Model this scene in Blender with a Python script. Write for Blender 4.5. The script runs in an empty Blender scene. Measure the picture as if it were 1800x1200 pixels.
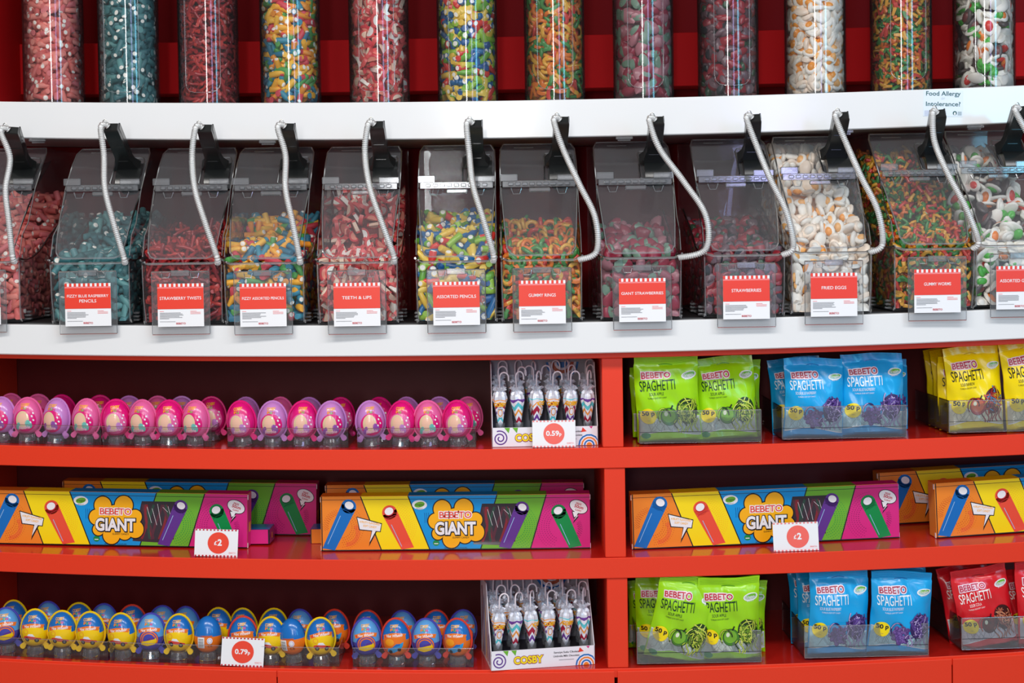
import bpy, math, random
import numpy as np
from mathutils import Vector, Matrix, Euler
random.seed(7)
RNG = np.random.default_rng(11)
S = bpy.context.scene
COL = S.collection
PI = math.pi

# ---------------- camera ----------------
FPX = 2500.0                      # focal length in pixels of the 1800 px wide frame
PX0, PY0 = 900.0, 472.0           # principal point (lens shifted down)
PITCH = math.atan(72.0/FPX)
ROLL = -0.0150
CZ = 1.45
cd = bpy.data.cameras.new('camera')
cd.sensor_width = 36.0
cd.lens = 36.0*FPX/1800.0
cd.shift_y = -(600.0-PY0)/1800.0
cd.clip_start = 0.05
cam = bpy.data.objects.new('camera', cd)
COL.objects.link(cam)
CR = Euler((PI/2-PITCH, 0, 0)).to_matrix() @ Matrix.Rotation(ROLL, 3, 'Z')
cam.matrix_world = Matrix.Translation((0, 0, CZ)) @ CR.to_4x4()
S.camera = cam

# ---------------- light ----------------
S.view_settings.view_transform = 'Standard'
S.view_settings.look = 'None'
S.view_settings.gamma = 1.0
S.view_settings.use_curve_mapping = False
S.view_settings.exposure = -0.37
S.cycles.transparent_max_bounces = 40
S.cycles.max_bounces = 8
S.cycles.use_denoising = True
S.cycles.caustics_reflective = False
S.cycles.caustics_refractive = False
S.cycles.sample_clamp_indirect = 4.0
w = bpy.data.worlds.new('shop_air')
S.world = w
w.use_nodes = True
w.node_tree.nodes['Background'].inputs[0].default_value = (1.0, 0.98, 0.96, 1)
w.node_tree.nodes['Background'].inputs[1].default_value = 0.26

def area(name, loc, sx, sy, power, col=(1, 0.97, 0.93), rot=(0, 0, 0)):
    l = bpy.data.lights.new(name, 'AREA'); l.shape = 'RECTANGLE'; l.size = sx; l.size_y = sy
    l.energy = power; l.color = col
    o = bpy.data.objects.new(name, l); COL.objects.link(o); o.location = loc; o.rotation_euler = rot
    return o
LP = 0.70
area('ceiling_light', (-1.25, 0.95, 3.0), 1.2, 0.34, 47*LP, (1, .965, .93), (math.radians(32), 0, 0))
area('ceiling_light', (0.2, 0.95, 3.0), 1.2, 0.34, 38*LP, (1, .98, .96), (math.radians(32), 0, 0))
area('ceiling_light', (1.65, 0.95, 3.0), 1.2, 0.34, 38*LP, (.94, .97, 1), (math.radians(32), 0, 0))
area('ceiling_light', (0.2, -1.2, 2.9), 3.6, 0.40, 50*LP, (.97, .98, 1), (math.radians(55), 0, 0))
# upright light columns of the shop behind the viewer: they streak the round candy tubes
area('light_column', (-0.35, -1.6, 2.05), 0.30, 1.5, 40, (1, 1, 1), (math.radians(90), 0, 0))
area('light_column', (2.75, -1.0, 2.05), 0.50, 1.5, 30, (.2, .7, 1), (math.radians(90), 0, math.radians(32)))
area('light_column', (1.45, -1.6, 2.05), 0.40, 1.5, 16, (.5, .5, 1), (math.radians(90), 0, math.radians(15)))

# ---------------- helpers ----------------
def lin(c):
    return c/12.92 if c <= 0.04045 else ((c+0.055)/1.055)**2.4
def rgb(r, g, b): return (lin(r/255.), lin(g/255.), lin(b/255.), 1.0)

MATS = {}
def mat(name, col, rough=0.5, spec=0.5, metal=0.0, coat=0.0, alpha=1.0, noise=0.0, nscale=40.0, trans=0.0, sss=0.0, emit=0.0):
    if name in MATS: return MATS[name]
    m = bpy.data.materials.new(name); m.use_nodes = True
    nt = m.node_tree; b = nt.nodes['Principled BSDF']
    b.inputs['Base Color'].default_value = col
    b.inputs['Roughness'].default_value = rough
    b.inputs['Specular IOR Level'].default_value = spec
    b.inputs['Metallic'].default_value = metal
    b.inputs['Coat Weight'].default_value = coat
    b.inputs['Coat Roughness'].default_value = 0.08
    b.inputs['Alpha'].default_value = alpha
    b.inputs['Transmission Weight'].default_value = trans
    if emit: 
        b.inputs['Emission Color'].default_value = col; b.inputs['Emission Strength'].default_value = emit
    if noise:
        tc = nt.nodes.new('ShaderNodeTexCoord'); nz = nt.nodes.new('ShaderNodeTexNoise')
        nz.inputs['Scale'].default_value = nscale; nz.inputs['Detail'].default_value = 3
        nt.links.new(tc.outputs['Object'], nz.inputs['Vector'])
        mx = nt.nodes.new('ShaderNodeMix'); mx.data_type = 'RGBA'
        mx.inputs[6].default_value = tuple(max(0, c*(1-noise)) for c in col[:3])+(1,)
        mx.inputs[7].default_value = tuple(min(1, c*(1+noise)) for c in col[:3])+(1,)
        nt.links.new(nz.outputs['Fac'], mx.inputs[0]); nt.links.new(mx.outputs[2], b.inputs['Base Color'])
    MATS[name] = m
    return m

def clear_mat(name, tint=(0.965, 0.97, 0.975), base=0.035, k=0.75, rough=0.04, body=(0.7, 0.72, 0.75), haze=0.03):
    """thin acrylic: light passes straight through, mirror grows towards grazing, plus a trace of surface haze"""
    if name in MATS: return MATS[name]
    m = bpy.data.materials.new(name); m.use_nodes = True
    nt = m.node_tree; nt.nodes.clear()
    out = nt.nodes.new('ShaderNodeOutputMaterial')
    tr = nt.nodes.new('ShaderNodeBsdfTransparent'); tr.inputs[0].default_value = tint+(1,)
    gl = nt.nodes.new('ShaderNodeBsdfGlossy'); gl.inputs['Roughness'].default_value = rough
    df = nt.nodes.new('ShaderNodeBsdfDiffuse'); df.inputs[0].default_value = body+(1,)
    fr = nt.nodes.new('ShaderNodeFresnel'); fr.inputs[0].default_value = 1.47
    mr = nt.nodes.new('ShaderNodeMath'); mr.operation = 'MULTIPLY_ADD'; mr.inputs[1].default_value = k; mr.inputs[2].default_value = base*.3
    nt.links.new(fr.outputs[0], mr.inputs[0])
    m1 = nt.nodes.new('ShaderNodeMixShader'); m1.inputs[0].default_value = haze
    nt.links.new(tr.outputs[0], m1.inputs[1]); nt.links.new(df.outputs[0], m1.inputs[2])
    m2 = nt.nodes.new('ShaderNodeMixShader')
    nt.links.new(mr.outputs[0], m2.inputs[0]); nt.links.new(m1.outputs[0], m2.inputs[1]); nt.links.new(gl.outputs[0], m2.inputs[2])
    nt.links.new(m2.outputs[0], out.inputs[0])
    MATS[name] = m
    return m

def tag(o, label=None, cat=None, group=None, kind=None):
    if label: o['label'] = label
    if cat: o['category'] = cat
    if group: o['group'] = group
    if kind: o['kind'] = kind
    return o
def empty(name, loc=(0, 0, 0), rot=(0, 0, 0)):
    o = bpy.data.objects.new(name, None); COL.objects.link(o); o.location = loc; o.rotation_euler = rot
    o.empty_display_size = 0.02
    return o
def copy_tree(o, parent=None):
    c = o.copy(); COL.objects.link(c)
    if parent: c.parent = parent
    for ch in [x for x in KIDS.get(o.name, [])]:
        cc = copy_tree(bpy.data.objects[ch], c)
        KIDS.setdefault(c.name, []).append(cc.name)
    return c
KIDS = {}

class MB:
    def __init__(s): s.v = []; s.f = []; s.m = []; s.mats = []
    def mi(s, m):
        if m not in s.mats: s.mats.append(m)
        return s.mats.index(m)
    def add(s, V, F, m, M=None):
        b = len(s.v); k = s.mi(m)
        if M is not None: V = [M @ Vector(p) for p in V]
        s.v.extend([tuple(p) for p in V])
        for f in F: s.f.append(tuple(i+b for i in f)); s.m.append(k)
        return s
    def box(s, x0, x1, y0, y1, z0, z1, m, M=None, bev=0.0):
        b = min(bev, (x1-x0)*.45, (y1-y0)*.45, (z1-z0)*.45)
        if b <= 0:
            V = [(x, y, z) for x in (x0, x1) for y in (y0, y1) for z in (z0, z1)]
            F = [(0, 1, 3, 2), (4, 6, 7, 5), (0, 4, 5, 1), (2, 3, 7, 6), (0, 2, 6, 4), (1, 5, 7, 3)]
            return s.add(V, F, m, M)
        # chamfered box: stacked octagon rings
        def ring(z, i):
            a, c, d, e = x0+i, x1-i, y0+i, y1-i
            return [(a+b-i*0, d, z), (c-b, d, z), (c, d+b, z), (c, e-b, z), (c-b, e, z), (a+b, e, z), (a, e-b, z), (a, d+b, z)]
        V = ring(z0, b)+ring(z0+b, 0)+ring(z1-b, 0)+ring(z1, b)
        F = [tuple(range(7, -1, -1)), tuple(range(24, 32))]
        for r in range(3):
            for i in range(8): F.append((r*8+i, r*8+(i+1) % 8, (r+1)*8+(i+1) % 8, (r+1)*8+i))
        return s.add(V, F, m, M)
    def lathe(s, prof, m, seg=24, M=None, sy=1.0, cap=True):
        V = []; F = []
        n = len(prof)
        for r, z in prof:
            for i in range(seg):
                a = 2*PI*i/seg; V.append((r*math.cos(a), r*math.sin(a)*sy, z))
        for j in range(n-1):
            for i in range(seg):
                F.append((j*seg+i, j*seg+(i+1) % seg, (j+1)*seg+(i+1) % seg, (j+1)*seg+i))
        if cap:
            F.append(tuple(range(seg-1, -1, -1))); F.append(tuple((n-1)*seg+i for i in range(seg)))
        return s.add(V, F, m, M)
    def tube(s, pts, r, m, seg=8, M=None, closed=False):
        P = [Vector(p) for p in pts]; n = len(P); V = []; F = []
        up = None
        for i in range(n):
            t = (P[(i+1) % n]-P[i-1]) if closed else (P[min(i+1, n-1)]-P[max(i-1, 0)])
            if t.length < 1e-9: t = Vector((0, 0, 1))
            t.normalize()
            if up is None:
                up = Vector((0, 1, 0)) if abs(t.y) < 0.9 else Vector((1, 0, 0))
            a = t.cross(up); 
            if a.length < 1e-6: a = t.orthogonal()
            a.normalize(); b = a.cross(t).normalized(); up = b
            rr = r[i] if isinstance(r, (list, tuple)) else r
            for k in range(seg):
                an = 2*PI*k/seg
                V.append(P[i]+a*(rr*math.cos(an))+b*(rr*math.sin(an)))
        for j in range(n if closed else n-1):
            j2 = (j+1) % n
            for k in range(seg):
                F.append((j*seg+k, j*seg+(k+1) % seg, j2*seg+(k+1) % seg, j2*seg+k))
        if not closed:
            F.append(tuple(range(seg-1, -1, -1))); F.append(tuple((n-1)*seg+k for k in range(seg)))
        return s.add(V, F, m, M)
    def prism(s, poly, y0, y1, m, M=None):
        """poly = list of (x, z), extruded in y"""
        n = len(poly)
        V = [(x, y0, z) for x, z in poly]+[(x, y1, z) for x, z in poly]
        F = [tuple(range(n)), tuple(range(2*n-1, n-1, -1))]
        for i in range(n): F.append((i, i+n, (i+1) % n+n, (i+1) % n))
        return s.add(V, F, m, M)
    def prismx(s, poly, x0, x1, m, M=None):
        """poly = list of (y, z), extruded in x"""
        n = len(poly)
        V = [(x0, y, z) for y, z in poly]+[(x1, y, z) for y, z in poly]
        F = [tuple(range(n-1, -1, -1)), tuple(range(n, 2*n))]
        for i in range(n): F.append((i, (i+1) % n, (i+1) % n+n, i+n))
        return s.add(V, F, m, M)
    def build(s, name, parent=None, smooth=False, loc=None, rot=None, angle=None):
        me = bpy.data.meshes.new(name)
        me.from_pydata(s.v, [], s.f)
        for m in s.mats: me.materials.append(m)
        me.polygons.foreach_set('material_index', s.m)
        if smooth or angle:
            me.polygons.foreach_set('use_smooth', [True]*len(me.polygons))
            me.update()
            me.set_sharp_from_angle(angle=math.radians(angle or 40))
        me.update()
        o = bpy.data.objects.new(name, me); COL.objects.link(o)
        if parent:
            o.parent = parent; KIDS.setdefault(parent.name, []).append(o.name)
        if loc: o.location = loc
        if rot: o.rotation_euler = rot
        return o

# ---- text cache: flat letters as vertices and faces, 1 unit cap height, origin at left baseline
_T = {}
def text_geo(s, bold=0.0):
    k = (s, round(bold, 4))
    if k in _T: return _T[k]
    c = bpy.data.curves.new('t', 'FONT'); c.body = s; c.size = 1.0; c.offset = bold; c.resolution_u = 3
    o = bpy.data.objects.new('t', c); COL.objects.link(o)
    bpy.context.view_layer.update()
    dg = bpy.context.evaluated_depsgraph_get()
    me = o.evaluated_get(dg).to_mesh()
    V = [(v.co.x, v.co.y) for v in me.vertices]; F = [tuple(p.vertices) for p in me.polygons]
    o.evaluated_get(dg).to_mesh_clear()
    bpy.data.objects.remove(o); bpy.data.curves.remove(c)
    if V:
        xs = [v[0] for v in V]; ys = [v[1] for v in V]
        bb = (min(xs), max(xs), min(ys), max(ys))
    else: bb = (0, 1, 0, 1)
    _T[k] = (V, F, bb)
    return _T[k]

class Art:
    """flat artwork in (u, v) metres; layers are lifted a hair above each other and mapped on to a surface"""
    def __init__(s, dz=0.00025): s.mb = MB(); s.dz = dz
    def _add(s, P, F, m, L): s.mb.add([(x, -L*s.dz-0.0003, y) for x, y in P], F, m)
    def poly(s, P, m, L=1): s._add(P, [tuple(range(len(P)))], m, L); return s
    def rect(s, x0, y0, x1, y1, m, L=1, nx=1, ny=1):
        P = [(x0+(x1-x0)*i/nx, y0+(y1-y0)*j/ny) for j in range(ny+1) for i in range(nx+1)]
        F = [(j*(nx+1)+i, j*(nx+1)+i+1, (j+1)*(nx+1)+i+1, (j+1)*(nx+1)+i) for j in range(ny) for i in range(nx)]
        s._add(P, F, m, L); return s
    def strip(s, lo, hi, x0, x1, m, L=1, nx=20, ny=8):
        P = []; 
        for j in range(ny+1):
            for i in range(nx+1):
                x = x0+(x1-x0)*i/nx; a = lo(x); b = hi(x); P.append((x, a+(b-a)*j/ny))
        F = [(j*(nx+1)+i, j*(nx+1)+i+1, (j+1)*(nx+1)+i+1, (j+1)*(nx+1)+i) for j in range(ny) for i in range(nx)]
        s._add(P, F, m, L); return s
    def disc(s, cx, cy, rx, ry, m, L=1, rot=0, n=22, rings=3):
        P = [(0, 0)]; F = []
        for k in range(1, rings+1):
            for i in range(n):
                a = 2*PI*i/n; P.append((rx*k/rings*math.cos(a), ry*k/rings*math.sin(a)))
        for i in range(n): F.append((0, 1+i, 1+(i+1) % n))
        for k in range(rings-1):
            for i in range(n): F.append((1+k*n+i, 1+(k+1)*n+i, 1+(k+1)*n+(i+1) % n, 1+k*n+(i+1) % n))
        c, q = math.cos(rot), math.sin(rot)
        s._add([(cx+x*c-y*q, cy+x*q+y*c) for x, y in P], F, m, L); return s
    def path(s, pts, wd, m, L=1, closed=False):
        n = len(pts); P = []; F = []
        for i in range(n):
            a = pts[(i-1) % n] if (closed or i > 0) else pts[0]; b = pts[(i+1) % n] if (closed or i < n-1) else pts[-1]
            dx, dy = b[0]-a[0], b[1]-a[1]; l = math.hypot(dx, dy) or 1
            nx, ny = -dy/l*wd/2, dx/l*wd/2
            P += [(pts[i][0]+nx, pts[i][1]+ny), (pts[i][0]-nx, pts[i][1]-ny)]
        for i in range(n if closed else n-1):
            j = (i+1) % n; F.append((2*i, 2*i+1, 2*j+1, 2*j))
        s._add(P, F, m, L); return s
    def text(s, t, x, y, h, m, L=2, bold=0.0, w=None, rot=0, shear=0, al='l', cap=None):
        V, F, bb = text_geo(t, bold)
        if not V: return s
        ref = text_geo('E', 0)[2]
        sc = h/(ref[3]-ref[2]); sx = sc
        b0 = text_geo(t, 0)[2]
        wid = (b0[1]-b0[0])
        if w: sx = w/wid
        ox = b0[0]
        if al == 'c': ox = (b0[0]+b0[1])/2
        c, q = math.cos(rot), math.sin(rot)
        P = []
        for a, b in V:
            px = (a-ox)*sx+b*sc*shear; py = b*sc
            P.append((x+px*c-py*q, y+px*q+py*c))
        s._add(P, F, m, L); return s
    def refine(s, mx=.0045):
        """split long edges so flat artwork can follow a bulging surface"""
        import bmesh
        for _ in range(3):
            bm = bmesh.new(); vs = [bm.verts.new(p) for p in s.mb.v]
            for f, k in zip(s.mb.f, s.mb.m):
                try: q = bm.faces.new([vs[i] for i in f]); q.material_index = k
                except ValueError: pass
            bmesh.ops.triangulate(bm, faces=bm.faces[:])
            le = [e for e in bm.edges if e.calc_length() > mx]
            if le: bmesh.ops.subdivide_edges(bm, edges=le, cuts=1)
            bm.verts.index_update()
            s.mb.v = [tuple(v.co) for v in bm.verts]; s.mb.f = [tuple(v.index for v in f.verts) for f in bm.faces]; s.mb.m = [f.material_index for f in bm.faces]
            bm.free()
            if not le: break
    def build(s, name, parent, fn=None, M=None):
        if fn: s.refine()
        if fn: s.mb.v = [tuple(fn(*p)) for p in s.mb.v]
        if M is not None: s.mb.v = [tuple(M @ Vector(p)) for p in s.mb.v]
        return s.mb.build(name, parent)

# ---------------- where pixels lie in the place ----------------
def ray(x, y):
    return CR @ Vector(((x-PX0)/FPX, -(y-PY0)/FPX, -1.0))
def YF(X): return 2.75+0.0356*(X-0.353)**2          # front of the curved unit seen from above
def at(x, y, off=0.0):
    d = ray(x, y); Y = 2.75+off
    for _ in range(6):
        t = Y/d.y; Y = YF(d.x*t)+off
    return Vector((d.x*t, d.y*t, CZ+d.z*t))
def xat(x, y, off=0.0): return at(x, y, off).x
def edge(pts, off):
    P = [at(x, y, off) for x, y in pts]
    k = np.polyfit([p.x for p in P], [p.z for p in P], 2)
    return lambda X: float(np.polyval(k, X))
OFF_TB, OFF_CT, OFF_RS = 0.12, -0.03, -0.004
zTBt = edge([(0, 178.5), (320, 180.5), (600, 180), (900, 177), (1240, 169.5), (1540, 160), (1800, 150)], OFF_TB)
zTBb = edge([(0, 242), (320, 245.5), (600, 245.5), (900, 243), (1240, 235), (1540, 226), (1770, 216.5)], OFF_TB)
zCTt = edge([(0, 569.5), (320, 573), (570, 573), (860, 568.5), (1240, 561), (1560, 551.5), (1760, 543.5)], OFF_CT)
zCTb = edge([(0, 622.5), (320, 627), (600, 627), (900, 623), (1240, 616), (1580, 605.5), (1760, 597)], OFF_CT)
zRSb = edge([(0, 629), (320, 635), (600, 635.5), (900, 632), (1240, 624), (1580, 614.5), (1740, 607)], OFF_RS)
zS1t = edge([(0, 782), (590, 791), (1080, 787), (1430, 775.5), (1750, 766)], 0)
zS1b = edge([(0, 817.5), (590, 826.5), (1080, 822.5), (1750, 801.5)], 0)
zS2t = edge([(0, 970), (570, 984), (1080, 980.5), (1430, 969), (1750, 956)], 0)
zS2b = edge([(0, 1004.5), (570, 1019), (1080, 1016.5), (1750, 990)], 0)
zS3t = edge([(0, 1156.5), (320, 1170.5), (600, 1176.5), (870, 1176.5), (1080, 1174.5), (1380, 1167), (1750, 1148)], 0)
zDRt = edge([(0, 1161), (320, 1174.5), (600, 1182), (870, 1181.5), (1080, 1178.5), (1380, 1173), (1750, 1153)], -0.004)
def yaw(X): return math.atan(0.0712*(X-0.353))*0.9   # tangent of the curved front

# ---------------- materials ----------------
def red_laminate(name, c, rough):
    m = mat(name, c, rough=rough, spec=0.45, noise=0.05, nscale=600)
    return m
RED = red_laminate('red_laminate', rgb(230, 54, 20), 0.45)
REDG = mat('red_laminate_gloss', rgb(186, 30, 22), rough=0.16, spec=0.6, noise=.04, nscale=300)
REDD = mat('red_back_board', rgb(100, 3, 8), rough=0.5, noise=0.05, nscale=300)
MAROON = mat('maroon_board', rgb(116, 6, 14), rough=0.7, spec=.12, noise=.06, nscale=400)
WHITE = mat('white_gloss_laminate', rgb(232, 232, 232), rough=0.14, spec=0.5)
BLACKM = mat('black_mat', rgb(22, 20, 22), rough=0.6)
BLK = mat('black_plastic', rgb(26, 28, 28), rough=0.24, spec=0.6)
ACR = clear_mat('clear_acrylic', tint=(.98, .982, .985), haze=0.022, base=.08, k=.35)
ACRT = clear_mat('tube_acrylic', tint=(.97, .97, .975), base=0.08, k=1.0, rough=0.06, haze=0.02)
ACE = clear_mat('acrylic_edge', tint=(.85, .87, .9), base=0.25, k=1.0, rough=0.12, haze=0.10, body=(.95, .96, .98))
FILM = clear_mat('clear_film', tint=(.98, .985, .99), base=0.05, k=.9, rough=0.10, haze=0.05, body=(.9, .92, .95))
COIL = clear_mat('coil_plastic', tint=(.85, .86, .86), base=0.1, k=0.6, rough=0.15, haze=0.75, body=(.88, .88, .87))
HAZY = clear_mat('veiled_acrylic', tint=(.97, .97, .975), base=.08, k=.8, rough=.10, haze=.085, body=(.62, .63, .66))  # grey veil of the mirrored shop, put into the colour as haze
PW = mat('paper_white', rgb(238, 238, 240), rough=0.45)
PRED = mat('print_red', rgb(232, 62, 44), rough=0.35)
PGREY = mat('print_grey', rgb(120, 120, 124), rough=0.5)
PLRED = mat('print_pale_red', rgb(240, 130, 130), rough=0.5)
PBLACK = mat('print_black', rgb(22, 20, 26), rough=0.35)
PYEL = mat('print_yellow', rgb(250, 222, 10), rough=0.35)
PORA = mat('print_orange', rgb(240, 136, 40), rough=0.3)
PAMB = mat('print_amber', rgb(250, 180, 20), rough=0.3)
PBLU = mat('print_blue', rgb(10, 150, 220), rough=0.3)
PDBL = mat('print_deep_blue', rgb(16, 110, 190), rough=0.3)
PGRN = mat('print_green', rgb(110, 180, 50), rough=0.3)
PDGR = mat('print_deep_green', rgb(10, 140, 70), rough=0.3)
PPNK = mat('print_magenta', rgb(214, 40, 130), rough=0.3)
PDPK = mat('print_dark_magenta', rgb(150, 20, 96), rough=0.3)
PPUR = mat('print_purple', rgb(96, 50, 140), rough=0.3)
PTRD = mat('print_tomato', rgb(234, 80, 56), rough=0.3)
PDOR = mat('print_dark_orange', rgb(206, 90, 30), rough=0.3)
PCRIM = mat('print_crimson', rgb(196, 30, 50), rough=0.35)
# ---------------- setting ----------------
def struct(o): o['kind'] = 'structure'; return o
mb = MB(); mb.box(-2.6, 2.6, -3.4, 3.6, -0.05, 0.0, mat('floor_tile', rgb(176, 170, 164), rough=.35, noise=.06, nscale=6)); struct(mb.build('floor'))
mb = MB(); mb.box(-2.6, 2.6, 3.42, 3.52, 0, 3.3, REDD); struct(mb.build('wall_back'))

XS = [(-1.32+2.64*i/48) for i in range(49)]
def slab(offf, offb, zt, zb, m, name, parent=None, cham=0.0012, x0=None, x1=None):
    xs = [x for x in XS if (x0 is None or x > x0) and (x1 is None or x < x1)]
    if x0 is not None: xs = [x0]+xs
    if x1 is not None: xs = xs+[x1]
    V = []; F = []
    for X in xs:
        a, b = zb(X), zt(X); y = YF(X); c = min(cham, (b-a)*.3)
        V += [(X, y+offf, a+c), (X, y+offf, b-c), (X, y+offf+c, b), (X, y+offb, b), (X, y+offb, a), (X, y+offf+c, a)]
    n = len(xs)
    for i in range(n-1):
        for k in range(6):
            k2 = (k+1) % 6; F.append((i*6+k, (i+1)*6+k, (i+1)*6+k2, i*6+k2))
    F.append(tuple(range(6))); F.append(tuple(reversed(range((n-1)*6, n*6))))
    m_ = MB(); m_.add(V, F, m)
    return m_.build(name, parent, angle=35)

unit = empty('shelving_unit', (0.353, 2.75, 0))
tag(unit, 'curved red laminate shelving unit with three open rows of sweets, standing under the white counter', 'shelf')
def inunit(o):
    o.parent = unit; o.matrix_parent_inverse = Matrix.Translation(-unit.location); KIDS.setdefault(unit.name, []).append(o.name); return o
inunit(slab(OFF_RS, 0.44, lambda X: zCTb(X)-0.0005, zRSb, RED, 'top_panel'))
# a thin shelf deck: glossy upper face, satin front edge
def shelf(zt, zb, name):
    o = slab(0, 0.44, zt, zb, RED, name)
    me = o.data; me.materials.append(REDG)
    for p in me.polygons:
        if p.normal.z > 0.9: p.material_index = 1
    inunit(o); return o
shelf(zS1t, zS1b, 'shelf')
shelf(zS2t, zS2b, 'shelf')
shelf(zS3t, lambda X: zS3t(X)-0.018, 'base_shelf')
# back board of the three rows
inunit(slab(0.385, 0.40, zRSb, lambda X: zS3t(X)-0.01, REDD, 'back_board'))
def divider(px0, px1, py0, py1, zt, zb, offf=0.004):
    pm = (py0+py1)/2; a = at(px0, pm, offf); b = at(px1, pm, offf)
    X = (a.x+b.x)/2; wd = b.x-a.x
    m_ = MB(); m_.box(-wd/2, wd/2, 0, 0.375, zb(X)+.0002, zt(X)-.0002, RED, bev=.001)
    o = m_.build('divider'); o.location = (X, YF(X)+offf, 0); o.rotation_euler = (0, 0, yaw(X)*.3); inunit(o)
divider(1058.6, 1095.2, 632, 786, zRSb, zS1t)
divider(1063, 1099.6, 823, 980, zS1b, zS2t)
divider(1067.6, 1103.8, 1016, 1173, zS2b, zS3t)
for a in ((-132, -94, 632, 786, zRSb, zS1t), (-132, -94, 823, 980, zS1b, zS2t), (-132, -94, 1016, 1160, zS2b, zS3t)): divider(*a)

# base cabinets: one door each, seams at 487, 1083 and 1674
seams = [-560, 487, 1083, 1674, 2100]
gap = {487: 2.2, 1083: 6.0, 1674: 2.6}
for i in range(4):
    xa = xat(seams[i]+gap.get(seams[i], 2)/2, 1190, -.004) if seams[i] > -500 else -1.32
    xb = xat(seams[i+1]-gap.get(seams[i+1], 2)/2, 1190, -.004) if seams[i+1] < 2000 else 1.32
    e = empty('base_cabinet', ((xa+xb)/2, YF((xa+xb)/2), 0))
    tag(e, ['red base cabinet at far left, below the blue eggs', 'red base cabinet below the lower umbrella box, second door from left',
            'red base cabinet below the green and blue spaghetti bags', 'red base cabinet at far right, below the red spaghetti bags'][i], 'cabinet', 'red base cabinets')
    o = slab(-0.004, 0.014, zDRt, lambda X: 0.08, RED, 'door', x0=xa, x1=xb)
    o.parent = e; o.matrix_parent_inverse = Matrix.Translation(-e.location); KIDS.setdefault(e.name, []).append(o.name)
    o = slab(0.016, 0.44, lambda X: zS3t(X)-0.0185, lambda X: 0.0, mat('red_carcass', rgb(190, 30, 30), rough=.5), 'body', x0=xa, x1=xb)
    o.parent = e; o.matrix_parent_inverse = Matrix.Translation(-e.location); KIDS.setdefault(e.name, []).append(o.name)

ct = slab(OFF_CT, 0.46, zCTt, zCTb, WHITE, 'white_counter', cham=.002)
tag(ct, 'glossy white counter shelf carrying the row of clear scoop bins', 'counter')
mt = slab(0.003, 0.43, lambda X: zCTt(X)+.0025, lambda X: zCTt(X)+.0002, BLACKM, 'counter_mat')
tag(mt, 'thin black mat lying on the white counter under the scoop bins', 'mat')
tb = slab(OFF_TB, 0.50, zTBt, zTBb, WHITE, 'white_shelf', cham=.002)
tag(tb, 'white upper shelf board below the candy tubes', 'shelf')

# red panelling: behind the bins, rail behind the tubes, recessed wall above
zlo = edge([(0, 75), (200, 79), (450, 74), (740, 68), (1040, 60), (1330, 52), (1700, 44)], 0.36)
zlb = edge([(0, 165), (450, 166), (740, 160), (900, 156), (1040, 154), (1330, 147), (1640, 140)], 0.36)
o = slab(0.44, 0.46, lambda X: zTBb(X)-.0005, lambda X: zCTt(X)+.001, MAROON, 'bin_back_panel')
tag(o, 'dark red panel standing on the counter behind the scoop bins', 'panel')
o = slab(0.36, 0.44, zlo, zlb, mat('rail_red', rgb(172, 14, 20), rough=.7, spec=.12, noise=.08, nscale=500), 'tube_rail', cham=.001)
tag(o, 'red horizontal mounting rail running behind the candy tubes', 'rail')
o = slab(0.45, 0.47, lambda X: zTBt(X)+.75, lambda X: zTBt(X)+.001, MAROON, 'tube_back_panel')
tag(o, 'dark red panel rising behind the candy tubes', 'panel')
a = at(-48, 100, .13)
mb = MB(); mb.box(-.02, .02, 0, .33, 0, .6, mat('rail_red', rgb(158, 26, 30)), bev=.001)
o = mb.build('side_upright', loc=(a.x, YF(a.x)+.13, zTBt(a.x)+.0005)); tag(o, 'red upright side board at left end above the white shelf', 'panel')

# ---------------- sweets ----------------
def cm(n, c, r=.35, s=.5): return mat('sweet_'+n, rgb(*c), rough=r, spec=s)
def proto_pencil(cols, core, L=.028, R=.0056):
    out = []
    for c in cols:
        m_ = MB(); m_.lathe([(R*.9, -L/2), (R, -L/2+.001), (R*1.0, 0), (R, L/2-.001), (R*.9, L/2)], c, seg=8, cap=False)
        m_.lathe([(R*.9, L/2), (R*.72, L/2+.0006)], c, seg=8, cap=False); m_.lathe([(R*.9, -L/2), (R*.3, -L/2-.0012), (.0002, -L/2-.0013)][::-1], c, seg=8, cap=False)
        m_.lathe([(R*.72, L/2+.0006), (R*.5, L/2+.0013), (.0002, L/2+.0016)], core, seg=8, cap=False)
        out.append(m_)
    return out
def proto_twist(cols, L=.05, R=.004):
    out = []
    for k, c in enumerate(cols):
        m_ = MB(); pts = [(math.sin(t*4+k)*.004, math.cos(t*3)*.002, -L/2+L*t) for t in [i/7 for i in range(8)]]
        m_.tube(pts, [R*(1+.18*(-1)**i) for i in range(8)], c, seg=6); out.append(m_)
    return out
def proto_halfmoon(pairs, R=.0155, T=.008):
    out = []
    for a, b in pairs:
        m_ = MB()
        def arc(r0, r1, n=7):
            o_ = [(r1*math.cos(PI*i/n), r1*math.sin(PI*i/n)*.8) for i in range(n+1)]
            return o_+[(r0*math.cos(PI*i/n), r0*math.sin(PI*i/n)*.8) for i in range(n, -1, -1)]
        m_.prism(arc(R*.70, R), -T/2, T/2, a); m_.prism(arc(R*.05, R*.75), -T*.47, T*.47, b); out.append(m_)
    return out
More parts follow.
